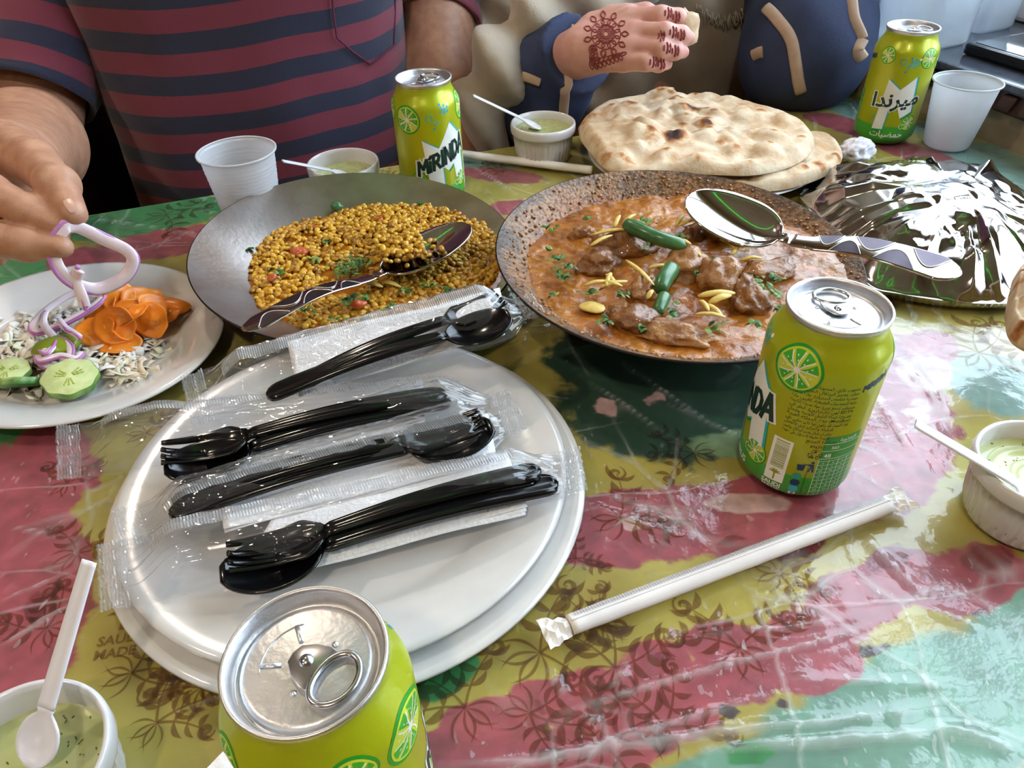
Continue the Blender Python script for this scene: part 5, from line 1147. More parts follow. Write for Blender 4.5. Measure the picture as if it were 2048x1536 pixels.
def packet(label, quad, cut, nap, base, seal_v, seed, hmax=.0185, pinch=(False, False)):
    """quad: film corners in the photo's plane (left-top, right-top, right-bottom, left-bottom); cut: cutlery ends; nap: napkin corners"""
    hs = base if isinstance(base, (list, tuple)) else [base] * 4; Q = [U(*p, h) for p, h in zip(quad, hs)]; c = sum(Q) / 4; base = sum(hs) / 4
    o = thing('cutlery_packet', label, 'cutlery packet', (c[0], c[1], TZ + base), 'wrapped cutlery packets')
    hl, hr = (hs[0] + hs[3]) / 2, (hs[1] + hs[2]) / 2; xl, xr = (quad[0][0] + quad[3][0]) / 2, (quad[1][0] + quad[2][0]) / 2; hx = lambda x: hl + (hr - hl) * (x - xl) / (xr - xl)
    for kind, a, b, ha, hb in cut: cutlery(o, U(*a, hx(a[0]) + ha), U(*b, hx(b[0]) + hb), kind)
    N = [U(*p, hx(p[0]) + (hs[0] - hs[3]) * (.5 if i < 2 else -.4) + .0015) for i, p in enumerate(nap)]; nu, nv = 40, 16
    def lay(k, dz, sh):
        G = []
        for i in range(nu):
            for j in range(nv):
                a, b = i / (nu - 1), j / (nv - 1); p = (1 - a) * ((1 - b) * N[0] + b * N[3]) + a * ((1 - b) * N[1] + b * N[2]); w = .0012 * math.sin(b * 7 + k + a * 3) + .0008 * math.sin(a * 11 + k * 2)
                G.append(p + np.array([0, 0, dz + w + .0015]) + (N[3] - N[0]) * sh)
        return G
    for k in range(3):
        x = mesh_obj('napkin_fold', lay(k, k * .0009, -.03 * k), grid_faces(nu, nv), M['napkin'], o); m = x.modifiers.new('thick', 'SOLIDIFY'); m.thickness = .0005
    # film: a wrinkled pillow over the contents and a flat sheet beneath
    nu, nv = 150, 44; aa, bb = np.meshgrid(np.linspace(0, 1, nu), np.linspace(0, 1, nv), indexing='ij'); v2 = (bb - .5) * 2
    pz = np.ones(nu)
    for side in (0, 1):
        if pinch[side]: pz *= 1 - .55 * np.exp(-(((np.linspace(0, 1, nu) - side) / .055) ** 2)) if True else 1
    vm = v2 * pz[:, None]; bm_ = vm / 2 + .5
    B = ((1 - aa)[..., None] * ((1 - bm_)[..., None] * Q[0] + bm_[..., None] * Q[3]) + aa[..., None] * ((1 - bm_)[..., None] * Q[1] + bm_[..., None] * Q[2]))
    Lx = np.linalg.norm(Q[1] - Q[0]); Wy = np.linalg.norm(Q[3] - Q[0]); en = np.clip(np.minimum(aa, 1 - aa) / .13, 0, 1); en = en * en * (3 - 2 * en)
    wr = fbm(np.stack([aa * 9 + v2 * 1.2, v2 * 5 + seed * 3, aa * 0 + seed], -1), 3, seed); rg = 1 - np.abs(wr) * 1.6; rad_ = 1 - np.abs(fbm(np.stack([v2 * 7, aa * 2.5, aa * 0 + seed + 5], -1), 2, seed + 3)) * 2
    hz = hmax * en * np.clip(1 - np.abs(v2) ** 3, 0, 1) ** .8 + (.0016 * rg + .0020 * np.clip(rad_, 0, 1) ** 2) * np.clip(1 - v2 ** 4, 0, 1) + .0012
    Tp = B + np.stack([hz * 0, hz * 0, hz], -1); x = mesh_obj('film', Tp.reshape(-1, 3), grid_faces(nu, nv), M['pouch'], o)
    Bt = B + np.stack([hz * 0, hz * 0, .0004 * rg - .0006], -1); mesh_obj('film_underside', Bt.reshape(-1, 3), grid_faces(nu, nv), M['pouch'], o)
    # crimped ends
    for side in (0, 1):
        row = B[-1 if side else 0]; dr = (row[len(row) // 2] - B[-12 if side else 11][len(row) // 2]); dr /= np.linalg.norm(dr); G = []
        for i in range(26):
            q = i / 25 * .014
            for j in range(nv): G.append(row[j] + dr * q + np.array([0, 0, .0011 + .0006 * math.sin(i * 1.9) + .0015 * float(vnoise(np.array([j * .4, i * .1, seed]), 9))]) + dr * .0008 * ((j % 2) if i == 25 else 0))
        mesh_obj('crimped_end', G, grid_faces(26, nv), M['seal'], o, smooth=False)
    # back seam with fine cross ribs
    j0 = int((seal_v * .5 + .5) * (nv - 1)); ns = 260; u_ = np.linspace(.06, .94, ns) * (nu - 1); i0 = np.floor(u_).astype(int); fr = (u_ - i0)[:, None]; e0 = Tp[i0, j0] * (1 - fr) + Tp[np.minimum(i0 + 1, nu - 1), j0] * fr
    sdv = (Q[3] - Q[0]) / Wy; rb = np.array([0, 0, .0006])[None] * (.6 + .8 * (np.arange(ns) % 2))[:, None]; w = .0042
    G = np.concatenate([e0 - sdv * w + rb, e0 + rb * 1.6, e0 + sdv * w + rb]); mesh_obj('seam_strip', G, [(i + k * ns, i + 1 + k * ns, ns + i + 1 + k * ns, ns + i + k * ns) for k in (0, 1) for i in range(ns - 1)], M['seal'], o, smooth=False)
    return o
packet('wrapped cutlery packet farthest back, overhanging the plate toward the lentil pan', [(405, 742), (1008, 575), (1072, 668), (430, 842)], [('spoon', (535, 792), (1020, 628), .008, .014), ('fork', (600, 768), (1000, 592), .010, .014)], [(578, 698), (1002, 588), (1010, 670), (600, 800)], (.040, .060, .046, .025), -.15, 1, pinch=(False, True))
packet('wrapped cutlery packet reaching off the plate at the left, bowls to the left', [(160, 850), (975, 770), (985, 838), (165, 958)], [('spoon', (900, 800), (328, 935), .008, .0165), ('fork', (890, 786), (322, 905), .011, .0195)], [(352, 915), (846, 768), (850, 850), (345, 985)], .0235, -.35, 2, pinch=(False, True))
packet('wrapped cutlery packet in the middle of the plate, bowls to the right', [(275, 1010), (985, 800), (1025, 905), (300, 1085)], [('spoon', (340, 1028), (985, 850), .008, .0165), ('fork', (345, 1005), (965, 838), .012, .020)], [(440, 985), (978, 838), (995, 928), (452, 1072)], .0240, .25, 3, pinch=(False, True))
packet('wrapped cutlery packet nearest the front of the plate, handles to the right', [(250, 1080), (1115, 905), (1128, 995), (262, 1215)], [('spoon', (1114, 965), (440, 1148), .008, .0155), ('fork', (1080, 940), (455, 1115), .012, .0185)], [(560, 1030), (1010, 918), (1052, 1030), (450, 1190)], .0225, -.3, 4)
# ================================================================== flat breads
def naan_mat():
    m, nt, b = new_mat('baked_flatbread'); L = nt.links.new; tc = nt.nodes.new('ShaderNodeTexCoord')
    n1 = nt.nodes.new('ShaderNodeTexNoise'); n1.inputs['Scale'].default_value = 55; n1.inputs['Detail'].default_value = 5; L(tc.outputs['Object'], n1.inputs['Vector'])
    r = nt.nodes.new('ShaderNodeValToRGB'); e = r.color_ramp.elements; e[0].position = .32; e[0].color = lin('#b8936a'); e[1].position = .62; e[1].color = lin('#d6c2a6'); L(n1.outputs['Fac'], r.inputs['Fac'])
    a = nt.nodes.new('ShaderNodeAttribute'); a.attribute_name = 'char'; n2 = nt.nodes.new('ShaderNodeTexNoise'); n2.inputs['Scale'].default_value = 170; n2.inputs['Detail'].default_value = 4; L(tc.outputs['Object'], n2.inputs['Vector'])
    ma = nt.nodes.new('ShaderNodeMath'); ma.operation = 'MULTIPLY_ADD'; ma.inputs[1].default_value = .5; L(n2.outputs['Fac'], ma.inputs[0]); L(a.outputs['Fac'], ma.inputs[2])
    r2 = nt.nodes.new('ShaderNodeValToRGB'); e = r2.color_ramp.elements; e[0].position = .5; e[0].color = (1, 1, 1, 1); e[1].position = 1.15; e[1].color = lin('#3a2418'); e.new(.68).color = lin('#e0b078'); e.new(.85).color = lin('#a06a3c'); L(ma.outputs[0], r2.inputs['Fac'])
    mu = nt.nodes.new('ShaderNodeMix'); mu.data_type = 'RGBA'; mu.blend_type = 'MULTIPLY'; mu.inputs[0].default_value = 1; L(r.outputs['Color'], mu.inputs[6]); L(r2.outputs['Color'], mu.inputs[7]); L(mu.outputs[2], b.inputs['Base Color'])
    b.inputs['Roughness'].default_value = .75; bp = nt.nodes.new('ShaderNodeBump'); bp.inputs['Strength'].default_value = .45; bp.inputs['Distance'].default_value = .002; L(n2.outputs['Fac'], bp.inputs['Height']); L(bp.outputs['Normal'], b.inputs['Normal'])
    return m
M['naan'] = naan_mat()
def naan(px, h, label, seed, th=.007, nb=70, fold=None, droop=.004, rim=.16, chars=(), group='flat breads'):
    P = np.array([U(x, y, h)[:2] for x, y in px]); P = smooth_path(np.vstack([P, P[:1]]), 145)[:-1]; c = P.mean(0); n = len(P); m = 46
    k = np.linspace(0, 1, m); XY = c + k[:, None, None] * (P - c)[None]; R_ = random.Random(seed); Z = np.zeros((m, n)); ch = np.zeros((m, n))
    for _ in range(nb):
        q = c + (P[R_.randrange(n)] - c) * math.sqrt(R_.random()) * .93; s = R_.uniform(.006, .019); hh = R_.uniform(.002, .0088) * (s / .014); d = np.linalg.norm(XY - q, axis=-1)
        Z = np.maximum(Z, hh * np.clip(1 - (d / s) ** 2, 0, 1) ** .8); ch = np.maximum(ch, R_.choice((.3, .45, .62, .15, .0)) * np.exp(-(d / (s * .45)) ** 2))
    for (x, y, s, a) in chars: q = U(x, y, h)[:2]; d = np.linalg.norm(XY - q, axis=-1); ch = np.maximum(ch, a * np.exp(-(d / s) ** 2)); Z = np.maximum(Z, .0035 * np.exp(-(d / (s * 1.2)) ** 2))
    p3 = np.stack([XY[..., 0] * 45, XY[..., 1] * 45, XY[..., 0] * 0 + seed], -1); Z += .0026 * fbm(p3, 3, seed) + .004 * fbm(p3 * .25, 2, seed + 3)
    ed = np.sqrt(np.clip(1 - k ** 7, 0, 1))[:, None]; T_ = (th * .55 + Z) * ed + .003 * np.exp(-((k - .93) / .05) ** 2)[:, None] - droop * (k ** 2)[:, None]
    if fold is not None:
        q = U(*fold[0], h)[:2]; d = np.linalg.norm(XY - q, axis=-1); T_ += fold[1] * np.clip(1 - (d / fold[2]) ** 3, 0, 1) * ed ** .5
    ch += rim * np.clip((k - .9) / .1, 0, 1)[:, None]
    Bz = (-th * .45 * ed - droop * (k ** 2)[:, None]) + np.zeros((m, n))
    V = np.concatenate([np.concatenate([XY, TZ + h + T_[..., None]], -1).reshape(-1, 3), np.concatenate([XY, TZ + h + Bz[..., None]], -1).reshape(-1, 3)]); F = grid_faces(m, n, cv=True); o = m * n
    F = F + [tuple(i + o for i in f[::-1]) for f in F] + [((m - 1) * n + j, o + (m - 1) * n + j, o + (m - 1) * n + (j + 1) % n, (m - 1) * n + (j + 1) % n) for j in range(n)]
    return top('naan', V, F, M['naan'], label, 'bread', group, attr={'char': np.r_[ch.reshape(-1), ch.reshape(-1) * .5]})
pc = U(1405, 300, .012); plate('bread_plate', 'white plate under the stacked flat breads', pc[0], pc[1], 0, .128, .014, .085, None)
naan([(1205, 330), (1300, 300), (1450, 280), (1580, 262), (1640, 262), (1672, 272), (1688, 300), (1672, 330), (1622, 355), (1560, 370), (1480, 374), (1350, 368), (1250, 352)], .022, 'pale flat bread underneath, its edge showing to the right', 3, .007, 40, droop=.006)
naan([(1156, 250), (1178, 222), (1232, 198), (1300, 186), (1322, 176), (1344, 180), (1350, 190), (1400, 188), (1470, 195), (1540, 210), (1600, 236), (1628, 266), (1626, 294), (1600, 318), (1560, 334), (1500, 344), (1420, 342), (1340, 338), (1290, 346), (1240, 343), (1207, 328), (1182, 300), (1162, 274)], .035, 'large blistered flat bread lying on top of the stack', 5, .008, 120, fold=((1225, 285), .012, .055), droop=.004,
     chars=((1385, 230, .012, .8), (1412, 265, .010, .75), (1345, 290, .014, .9), (1500, 228, .008, .6), (1335, 178, .008, .9), (1180, 235, .010, .35), (1258, 328, .008, .5), (1440, 300, .006, .6), (1300, 300, .012, .4), (1365, 262, .006, .7), (1215, 320, .008, .4), (1168, 250, .01, .4), (1260, 250, .014, .3)))
naan([(2022, 604), (2030, 560), (2046, 525), (2110, 500), (2190, 540), (2200, 640), (2120, 690), (2060, 672), (2030, 646)], .062, 'folded flat bread end at the right edge beside the foil', 9, .016, 26, droop=.010, rim=.0, chars=((2035, 575, .005, .5), (2046, 655, .006, .6), (2040, 610, .004, .4)))

# ================================================================== dish covered with aluminium foil
M['foil'] = pm('aluminium_foil', '#bab6b3', .10, 1.0, col2='#b2aeab', nscale=30)
fo = [(1598, 386), (1640, 342), (1690, 327), (1800, 319), (1900, 321), (1985, 340), (2060, 385), (2120, 460), (2140, 540), (2080, 592), (2000, 602), (1900, 597), (1800, 582), (1742, 566), (1690, 505), (1640, 440)]
FO = np.array([U(x, y, .012)[:2] for x, y in fo]); FO = smooth_path(np.vstack([FO, FO[:1]]), 161)[:-1]; fc = U(1885, 470, .012)[:2]
nr, na = 60, 420
FO = smooth_path(np.vstack([FO, FO[:1]])[::2], na + 1)[:-1]; k = np.linspace(0, 1, nr)
XY = fc + k[:, None, None] * (FO - fc)[None]; A_ = np.arctan2(XY[-1, :, 1] - fc[1], XY[-1, :, 0] - fc[0])
R_ = random.Random(14)
pr = np.interp(k, [0, .3, .55, .75, .9, 1], [.042, .040, .033, .021, .008, .001]); Z = np.repeat(pr[:, None], na, 1)
for q in range(17):                     # pulled pleats running down from the crown, ragged in width and reach
    a0 = q / 17 * 2 * PI + R_.uniform(-.13, .13); w0 = R_.uniform(.05, .13); h0 = R_.uniform(.003, .0085) * R_.choice((1, 1, -.7)); k0 = R_.uniform(.25, .5); k1 = R_.uniform(.8, 1.0)
    da = np.abs((A_ - a0 + PI) % (2 * PI) - PI)[None]; ww = w0 * (.35 + .9 * np.clip((k - k0) / (k1 - k0), 0, 1))[:, None]; Z += h0 * np.clip(1 - da / ww, 0, 1) * (np.clip((k - k0) / .25, 0, 1) * np.clip((1.0 - k) / .12, 0, 1))[:, None]
for q in range(26):                     # flat pressed facets
    c0 = fc + (FO[R_.randrange(na)] - fc) * R_.uniform(.1, .85); n0 = np.array([R_.uniform(-.25, .25), R_.uniform(-.25, .25)]); s0 = R_.uniform(.014, .034); d = XY - c0; e_ = np.abs(d[..., 0] * math.cos(q) + d[..., 1] * math.sin(q)) + np.abs(d[..., 1] * math.cos(q) - d[..., 0] * math.sin(q))
    Z += np.clip(1 - e_ / s0, 0, .6) * s0 * .16 * R_.choice((1, -1)) + np.where(e_ < s0, d @ n0, 0) * np.clip((s0 - e_) / (s0 * .25), 0, 1) * .35
Z *= np.clip((1.03 - k) / .06, 0, 1)[:, None]
Z = np.maximum(Z, .0015); V = np.concatenate([XY, TZ + .008 + Z[..., None]], -1).reshape(-1, 3); F = grid_faces(nr, na, cv=True)
FD = thing('foil_covered_dish', 'round dish covered with crumpled shiny aluminium foil', 'dish', (fc[0], fc[1], TZ))
o = mesh_obj('foil', V, F, M['foil'], FD, smooth=True)
ru = []
for i, q in enumerate((0, .35, .7, 1)): kk = 1 + .02 * math.sin(i * 2); ru.append(np.c_[fc + (FO - fc) * (1.0 - .05 * q * q + .006 * np.sin(np.arange(na) * 1.7 + i))[:, None], np.full(na, TZ + .0095 - .0085 * q)])
mesh_obj('foil_edge', np.concatenate(ru), grid_faces(4, na, cv=True), M['foil'], FD)

# ================================================================== small things
M['tissue'] = pm('crumpled_tissue', '#e2e0e8', .9, col2='#d6d4de', bump=.5, bscale=160)
bv, bf = icos(4); n_ = fbm(bv * 2.2, 3, 3); v = bv * (1 + .35 * (1 - np.abs(n_) * 1.6))[:, None] * (.019, .014, .011); top('crumpled_tissue', v @ rotm(0, 0, .5).T + U(1712, 302, .010), bf, M['tissue'], 'crumpled white tissue between the breads and the Arabic can', 'tissue')
def sheet(name, px, h, mat, label, cat, lift=.003, seed=0):
    P = [U(*p, h) for p in px]; n = 14; G = []
    for i in range(n):
        for j in range(n):
            a, b = i / (n - 1), j / (n - 1); p = (1 - a) * ((1 - b) * P[0] + b * P[3]) + a * ((1 - b) * P[1] + b * P[2]); G.append(p + np.array([0, 0, lift * (1 + float(vnoise(np.array([a * 3, b * 3, seed + .5]), seed)))]))
    o = top(name, np.array(G), grid_faces(n, n), mat, label, cat, smooth=False); m = o.modifiers.new('thick', 'SOLIDIFY'); m.thickness = .0003
sheet('paper_scrap', [(396, 1560), (448, 1506), (474, 1536), (450, 1590)], .0005, M['napkin'], 'white paper corner left of the nearest can', 'paper', .0008, 2)
sheet('plastic_scrap', [(392, 712), (412, 696), (424, 712), (398, 736)], .001, M['seal'], 'torn clear plastic scrap beside the oval plate', 'plastic', .003, 5)
# things on the window sill
SI = .066
M['gadget'] = pm('black_gadget', '#15181d', .25, col2='#101317'); M['screen'] = pm('dark_glass_screen', '#2a2e33', .05, col2='#24282c')
p0 = U(1922, 108, SI)[:2]; g = thing('tablet', 'black tablet lying on the window sill at the right', 'tablet', (*p0, TZ + SI), None)
def sbox(nm, a, b, n0, n1, z0, z1, mat, bv_=.004):
    v = [(*(p0 + WD * s + WN * n), TZ + z) for z in (z0, z1) for (s, n) in ((a, n0), (b, n0), (b, n1), (a, n1))]; o = mesh_obj(nm, v, [(3, 2, 1, 0), (4, 5, 6, 7), (0, 1, 5, 4), (1, 2, 6, 5), (2, 3, 7, 6), (3, 0, 4, 7)], mat, g, smooth=False); bevel(o, bv_)
sbox('case', 0, .21, 0, .11, SI, SI + .014, M['gadget']); sbox('screen', .008, .202, .008, .102, SI + .0135, SI + .0146, M['screen'], .0003)
M['jug'] = film_mat('frosted_container_plastic', (.90, .94, .98), .42, .2, fres=1.45)
def tub(px, py, w, h, label):
    c = U(px, py, SI); n = 64; t = np.linspace(0, 2 * PI, n, endpoint=False); sq = 1 / (np.abs(np.cos(t)) ** 5 + np.abs(np.sin(t)) ** 5) ** .2; V = []; lev = [(.02, .001), (.9, .0), (1, .006), (1.03, h * .42), (1.09, h * .45), (1.10, h * .5), (1.04, h * .53), (1.1, h * .9), (.7, h), (.3, h + .01), (.3, h + .03)]
    a = math.atan2(WD[1], WD[0])
    for (k, z) in lev: V += [(c[0] + w * k * q * math.cos(x + a), c[1] + w * k * q * math.sin(x + a), TZ + SI + z) for x, q in zip(t, sq)]
    o = top('plastic_container', V, grid_faces(len(lev), n, cv=True), M['jug'], label, 'container', 'frosted containers on the sill', loc=np.array([c[0], c[1], TZ + SI])); m = o.modifiers.new('thick', 'SOLIDIFY'); m.thickness = .001
tub(1835, 82, .045, .15, 'frosted plastic container on the sill behind the Arabic can'); tub(1952, 52, .034, .12, 'smaller frosted container on the sill by the window frame')

# faint palm mark and lettering printed on the table film
mk = []
pm0, ex = U(188, 1290), (U(250, 1280) - U(188, 1290)); L0_ = np.linalg.norm(ex); ex /= L0_; ey = np.array([-ex[1], ex[0], 0])
def onfilm(sh, dx, dy, sc): v, f = sh; v = np.asarray(v); return np.array([pm0 + ex * (x * sc + dx) + ey * (y * sc + dy) for x, y in v]) * (1, 1, 0) + (0, 0, HP + .0001), f
mk += [onfilm(text2d('SAUDI', 1, .03, 2, 'LEFT'), 0, .0005, .0078), onfilm(text2d('MADE', 1, .03, 2, 'LEFT'), 0, -.0075, .0078)]
for kx in range(7): mk.append(onfilm(leaf2d((0, 0), .1 + kx * .49, .0105, .0026, .3 if kx < 4 else -.3), .0105, .0175, 1))
mk.append(onfilm(rect(-.0012, -.009, .0012, 0), .0105, .0175, 1))
mesh_obj('printed_mark', *join(*mk), M['scroll'], parent=CL, smooth=False, kind='stuff')
# ================================================================== people
def Dd(px, py, d): return np.array([0, 0, TZ + CAMH]) + ray(px, py) * d
def march(fn, px, py, d0=.3, d1=1.4):
    r = ray(px, py); o = np.array([0, 0, TZ + CAMH]); d = d0; L_ = np.linalg.norm(r)
    for _ in range(160):
        s = float(fn((o + r * d)[None])[0]); d += max(s, .0003) / L_ * .8
        if s < .0004: return o + r * d
        if d > d1: return None
    return o + r * d
def chain(p, pts, rad, k=.006):
    d = None
    for a, b, ra, rb in zip(pts[:-1], pts[1:], rad[:-1], rad[1:]):
        c = sd_cap(p, a, b, ra, rb); d = c if d is None else smin(d, c, k)
    return d
M['stripe'] = None
def stripe_mat():
    m, nt, b = new_mat('striped_jersey'); L = nt.links.new; a = nt.nodes.new('ShaderNodeAttribute'); a.attribute_name = 'stripe'; tc = nt.nodes.new('ShaderNodeTexCoord')
    n = nt.nodes.new('ShaderNodeTexNoise'); n.inputs['Scale'].default_value = 900; L(tc.outputs['Object'], n.inputs['Vector'])
    ad = nt.nodes.new('ShaderNodeMath'); ad.operation = 'MULTIPLY_ADD'; ad.inputs[1].default_value = .04; L(n.outputs['Fac'], ad.inputs[0]); L(a.outputs['Fac'], ad.inputs[2])
    fr = nt.nodes.new('ShaderNodeMath'); fr.operation = 'FRACT'; L(ad.outputs[0], fr.inputs[0]); r = nt.nodes.new('ShaderNodeValToRGB'); e = r.color_ramp.elements; r.color_ramp.interpolation = 'CONSTANT'
    e[0].position = 0; e[0].color = lin('#7a2a40'); e[1].position = .52; e[1].color = lin('#20233f'); L(fr.outputs[0], r.inputs['Fac'])
    n2 = nt.nodes.new('ShaderNodeTexNoise'); n2.inputs['Scale'].default_value = 700; L(tc.outputs['Object'], n2.inputs['Vector']); mx = nt.nodes.new('ShaderNodeMix'); mx.data_type = 'RGBA'; mx.blend_type = 'MULTIPLY'; mx.inputs[0].default_value = .35; L(r.outputs['Color'], mx.inputs[6]); L(n2.outputs['Color'], mx.inputs[7]); L(mx.outputs[2], b.inputs['Base Color'])
    b.inputs['Roughness'].default_value = .85; b.inputs['Sheen Weight'].default_value = .3
    bp = nt.nodes.new('ShaderNodeBump'); bp.inputs['Strength'].default_value = .3; bp.inputs['Distance'].default_value = .001; L(n2.outputs['Fac'], bp.inputs['Height']); L(bp.outputs['Normal'], b.inputs['Normal'])
    return m
M['stripe'] = stripe_mat()
M['trouser'] = pm('dark_trousers', '#1c1a1f', .85)
# ---- man in a striped polo shirt
MX, MY = -.315, 1.00
man = thing('person', 'person in a maroon and navy striped polo shirt, reaching for salad', 'person', (MX, MY, 0))
W_ = Dd(38, 325, .59)
RARM = [np.array([-.54, 1.05, TZ + .33]), Dd(70, 262, .87), Dd(56, 290, .74), W_]
def hand_m(p):
    d = chain(p, [RARM[1], RARM[2], W_], [.052, .047, .031], .03)
    pal = [Dd(-100, 320, .53), Dd(-105, 380, .52), Dd(-115, 430, .52), Dd(-120, 470, .53)]
    for q, r in zip(pal, (.0155, .0155, .0145, .013)): d = smin(d, sd_cap(p, W_ * .85 + q * .15, q, .021, r), .018)
    th = smin(chain(p, [Dd(10, 300, .57), Dd(70, 325, .535), Dd(116, 372, .502), Dd(147, 428, .480)], [.022, .0160, .0124, .0086], .006), sd_ell(p, Dd(114, 370, .502), (.0128,) * 3), .006); d = smin(d, th, .007)
    f1 = chain(p, [pal[0], Dd(-22, 386, .497), Dd(58, 424, .488), Dd(122, 455, .480)], [.0155, .0132, .0110, .0072], .005)
    f2 = chain(p, [pal[1], Dd(-28, 476, .487), Dd(55, 490, .482), Dd(124, 494, .478)], [.0155, .0128, .0106, .0070], .005)
    f3 = chain(p, [pal[2], Dd(-66, 508, .497), Dd(-15, 506, .500)], [.0145, .013, .0095], .005)
    f4 = chain(p, [pal[3], Dd(-105, 530, .51), Dd(-60, 530, .515)], [.013, .011, .009], .005)
    f = np.minimum(np.minimum(f1, f2), np.minimum(f3, f4)); d = smin(d, f, .004)
    return d
pts = np.array([Dd(-130, 300, .52), Dd(160, 440, .47), Dd(-130, 560, .53), RARM[1], RARM[2], W_]); lo, hi = pts.min(0) - .055, pts.max(0) + .055
def press(fn, P, off=.0004, it=6):
    P = np.array(P, float); e = 1e-4
    for _ in range(it):
        d = fn(P); g = np.stack([(fn(P + np.eye(3)[k] * e) - d) / e for k in range(3)], -1); g /= np.linalg.norm(g, axis=1)[:, None] + 1e-9; P = P - g * (d - off)[:, None]
    return P
hv_, hf_ = sdf_mesh(hand_m, lo, hi, .0028, 3); bodyV = [(press(hand_m, hv_, 0, 2), hf_)]
LARM = [Dd(842, -260, 1.10), Dd(868, 10, 1.0), Dd(885, 330, .97), Dd(840, 520, 1.0)]
def torso_m(p):
    d = smin(sd_ell(p, (MX, MY, TZ + .05), (.175, .115, .30)), sd_ell(p, (MX, MY + .02, TZ + .28), (.20, .10, .12)), .08)
    d = smin(d, sd_cap(p, (MX, MY + .03, TZ + .35), (MX, MY + .01, TZ + .46), .055, .052), .04)
    d = smin(d, sd_ell(p, (MX + .01, MY - .02, TZ + .58), (.075, .095, .115)), .03); d = smin(d, sd_ell(p, (MX + .01, MY - .115, TZ + .565), (.014, .02, .022)), .015)
    for s in (-1, 1): d = smin(d, sd_ell(p, (MX + .01 + s * .077, MY - .01, TZ + .575), (.012, .02, .03)), .008)
    d = smin(d, chain(p, LARM, [.06, .052, .045, .036], .03), .03); d = smin(d, chain(p, [RARM[0], Dd(96, -100, .92), Dd(88, 80, .88), RARM[1]], [.05, .05, .05, .050], .03), .03)
    for s in (-1, 1): d = smin(d, chain(p, [(MX + s * .10, MY, TZ - .22), (MX + s * .12, MY - .36, TZ - .25), (MX + s * .12, MY - .36, TZ - .68)], [.085, .065, .05], .03), .04)
    return d
bodyV.append(sdf_mesh(torso_m, (MX - .36, MY - .50, .02), (MX + .40, MY + .20, TZ + .72), .013))
mesh_obj('body', *join(*bodyV), M['skin_m'], man)
# finger nails
nl = [(Dd(141, 410, .4705), .0062, .0078)]
n_, t_ = nl[0][0], (Dd(146, 428, .48) - Dd(112, 375, .502)); t_ /= np.linalg.norm(t_); nrm = -ray(141, 410) / np.linalg.norm(ray(141, 410)); sd_ = np.cross(t_, nrm); G = []
for i in range(9):
    for j in range(7): a, b = (i / 8 - .5) * 2, (j / 6 - .5) * 2; q = march(hand_m, 0, 0) if False else n_ + t_ * a * .0085 + sd_ * b * .0070 * math.sqrt(max(.05, 1 - .5 * a ** 4)); G.append(q)
mesh_obj('thumbnail', press(hand_m, G), grid_faces(9, 7), M['nail'], man)
# shirt: a lofted torso, two sleeves, a pocket
def loft(rings): return np.concatenate(rings), grid_faces(len(rings), len(rings[0]), cv=True)
PER = .043
th = np.linspace(0, 2 * PI, 96, endpoint=False); rings, sv_ = [], []
for z in np.linspace(-.30, .40, 90):
    rx = np.interp(z, [-.3, -.1, .05, .2, .3, .36, .40], [.185, .195, .195, .20, .20, .15, .07]); ry = np.interp(z, [-.3, -.1, .05, .2, .3, .36, .40], [.135, .15, .142, .125, .11, .095, .07])
    cs, sn = np.cos(th), np.sin(th); x = np.sign(cs) * np.abs(cs) ** .85 * rx; y = np.sign(sn) * np.abs(sn) ** .9 * ry
    fo_ = .006 * fbm(np.stack([np.cos(th) * 2.2, np.sin(th) * 2.2, np.full(96, z * 9)], -1), 2, 12) + .004 * np.sin(th * 9 + z * 26) * np.clip(-sn, 0, 1) * np.clip(.1 - z, 0, .2) * 5
    rings.append(np.stack([MX + x + cs * fo_, MY - .02 * z + y + sn * fo_, np.full(96, TZ + z)], -1)); sv_.append((z - .10 * x + .010 * np.cos(th * 1 + .6) + .006 * fbm(np.stack([np.cos(th) * 1.5, np.sin(th) * 1.5, np.full(96, z * 4)], -1), 2, 8)) / PER + .62)
v, f = loft(rings); SH = mesh_obj('polo_shirt', v, f, M['stripe'], man, attr={'stripe': np.concatenate(sv_)}); SHV = v
def sleeve(path, rad, ph, seed):
    P = smooth_path(path, 44); tg = np.gradient(P, axis=0); tg /= np.linalg.norm(tg, axis=1)[:, None]; up = np.array([0, -.6, .8]); s = np.cross(tg, up); s /= np.linalg.norm(s, axis=1)[:, None]; u_ = np.cross(s, tg); t = np.linspace(0, 2 * PI, 56, endpoint=False)
    rr = np.interp(np.linspace(0, 1, 44), np.linspace(0, 1, len(rad)), rad); L_ = np.r_[0, np.cumsum(np.linalg.norm(np.diff(P, axis=0), axis=1))]; V, A = [], []
    for i in range(44):
        r = rr[i] * (1 + .05 * fbm(np.stack([np.cos(t) * 1.6, np.sin(t) * 1.6, np.full(56, i * .16)], -1), 2, seed)) ; V.append(P[i] + r[:, None] * (np.cos(t)[:, None] * s[i] + np.sin(t)[:, None] * u_[i])); A.append(np.full(56, L_[i] / PER + ph) + .12 * np.sin(t + seed))
    for q, sh in ((.97, .0), (.90, -.004)): V.append(P[-1] + tg[-1] * sh * 1 + (V[43] - P[-1]) * q); A.append(A[43])
    mesh_obj('sleeve', *loft(V), M['stripe'], SH, attr={'stripe': np.concatenate(A)})
sleeve([np.array([-.46, 1.05, TZ + .33]), Dd(96, -130, .90), Dd(92, 40, .875), Dd(66, 195, .865)], [.07, .076, .074, .068], .1, 4)
sleeve([Dd(835, -280, 1.11), Dd(852, -110, 1.04), Dd(866, 64, .995)], [.07, .070, .066], .55, 6)
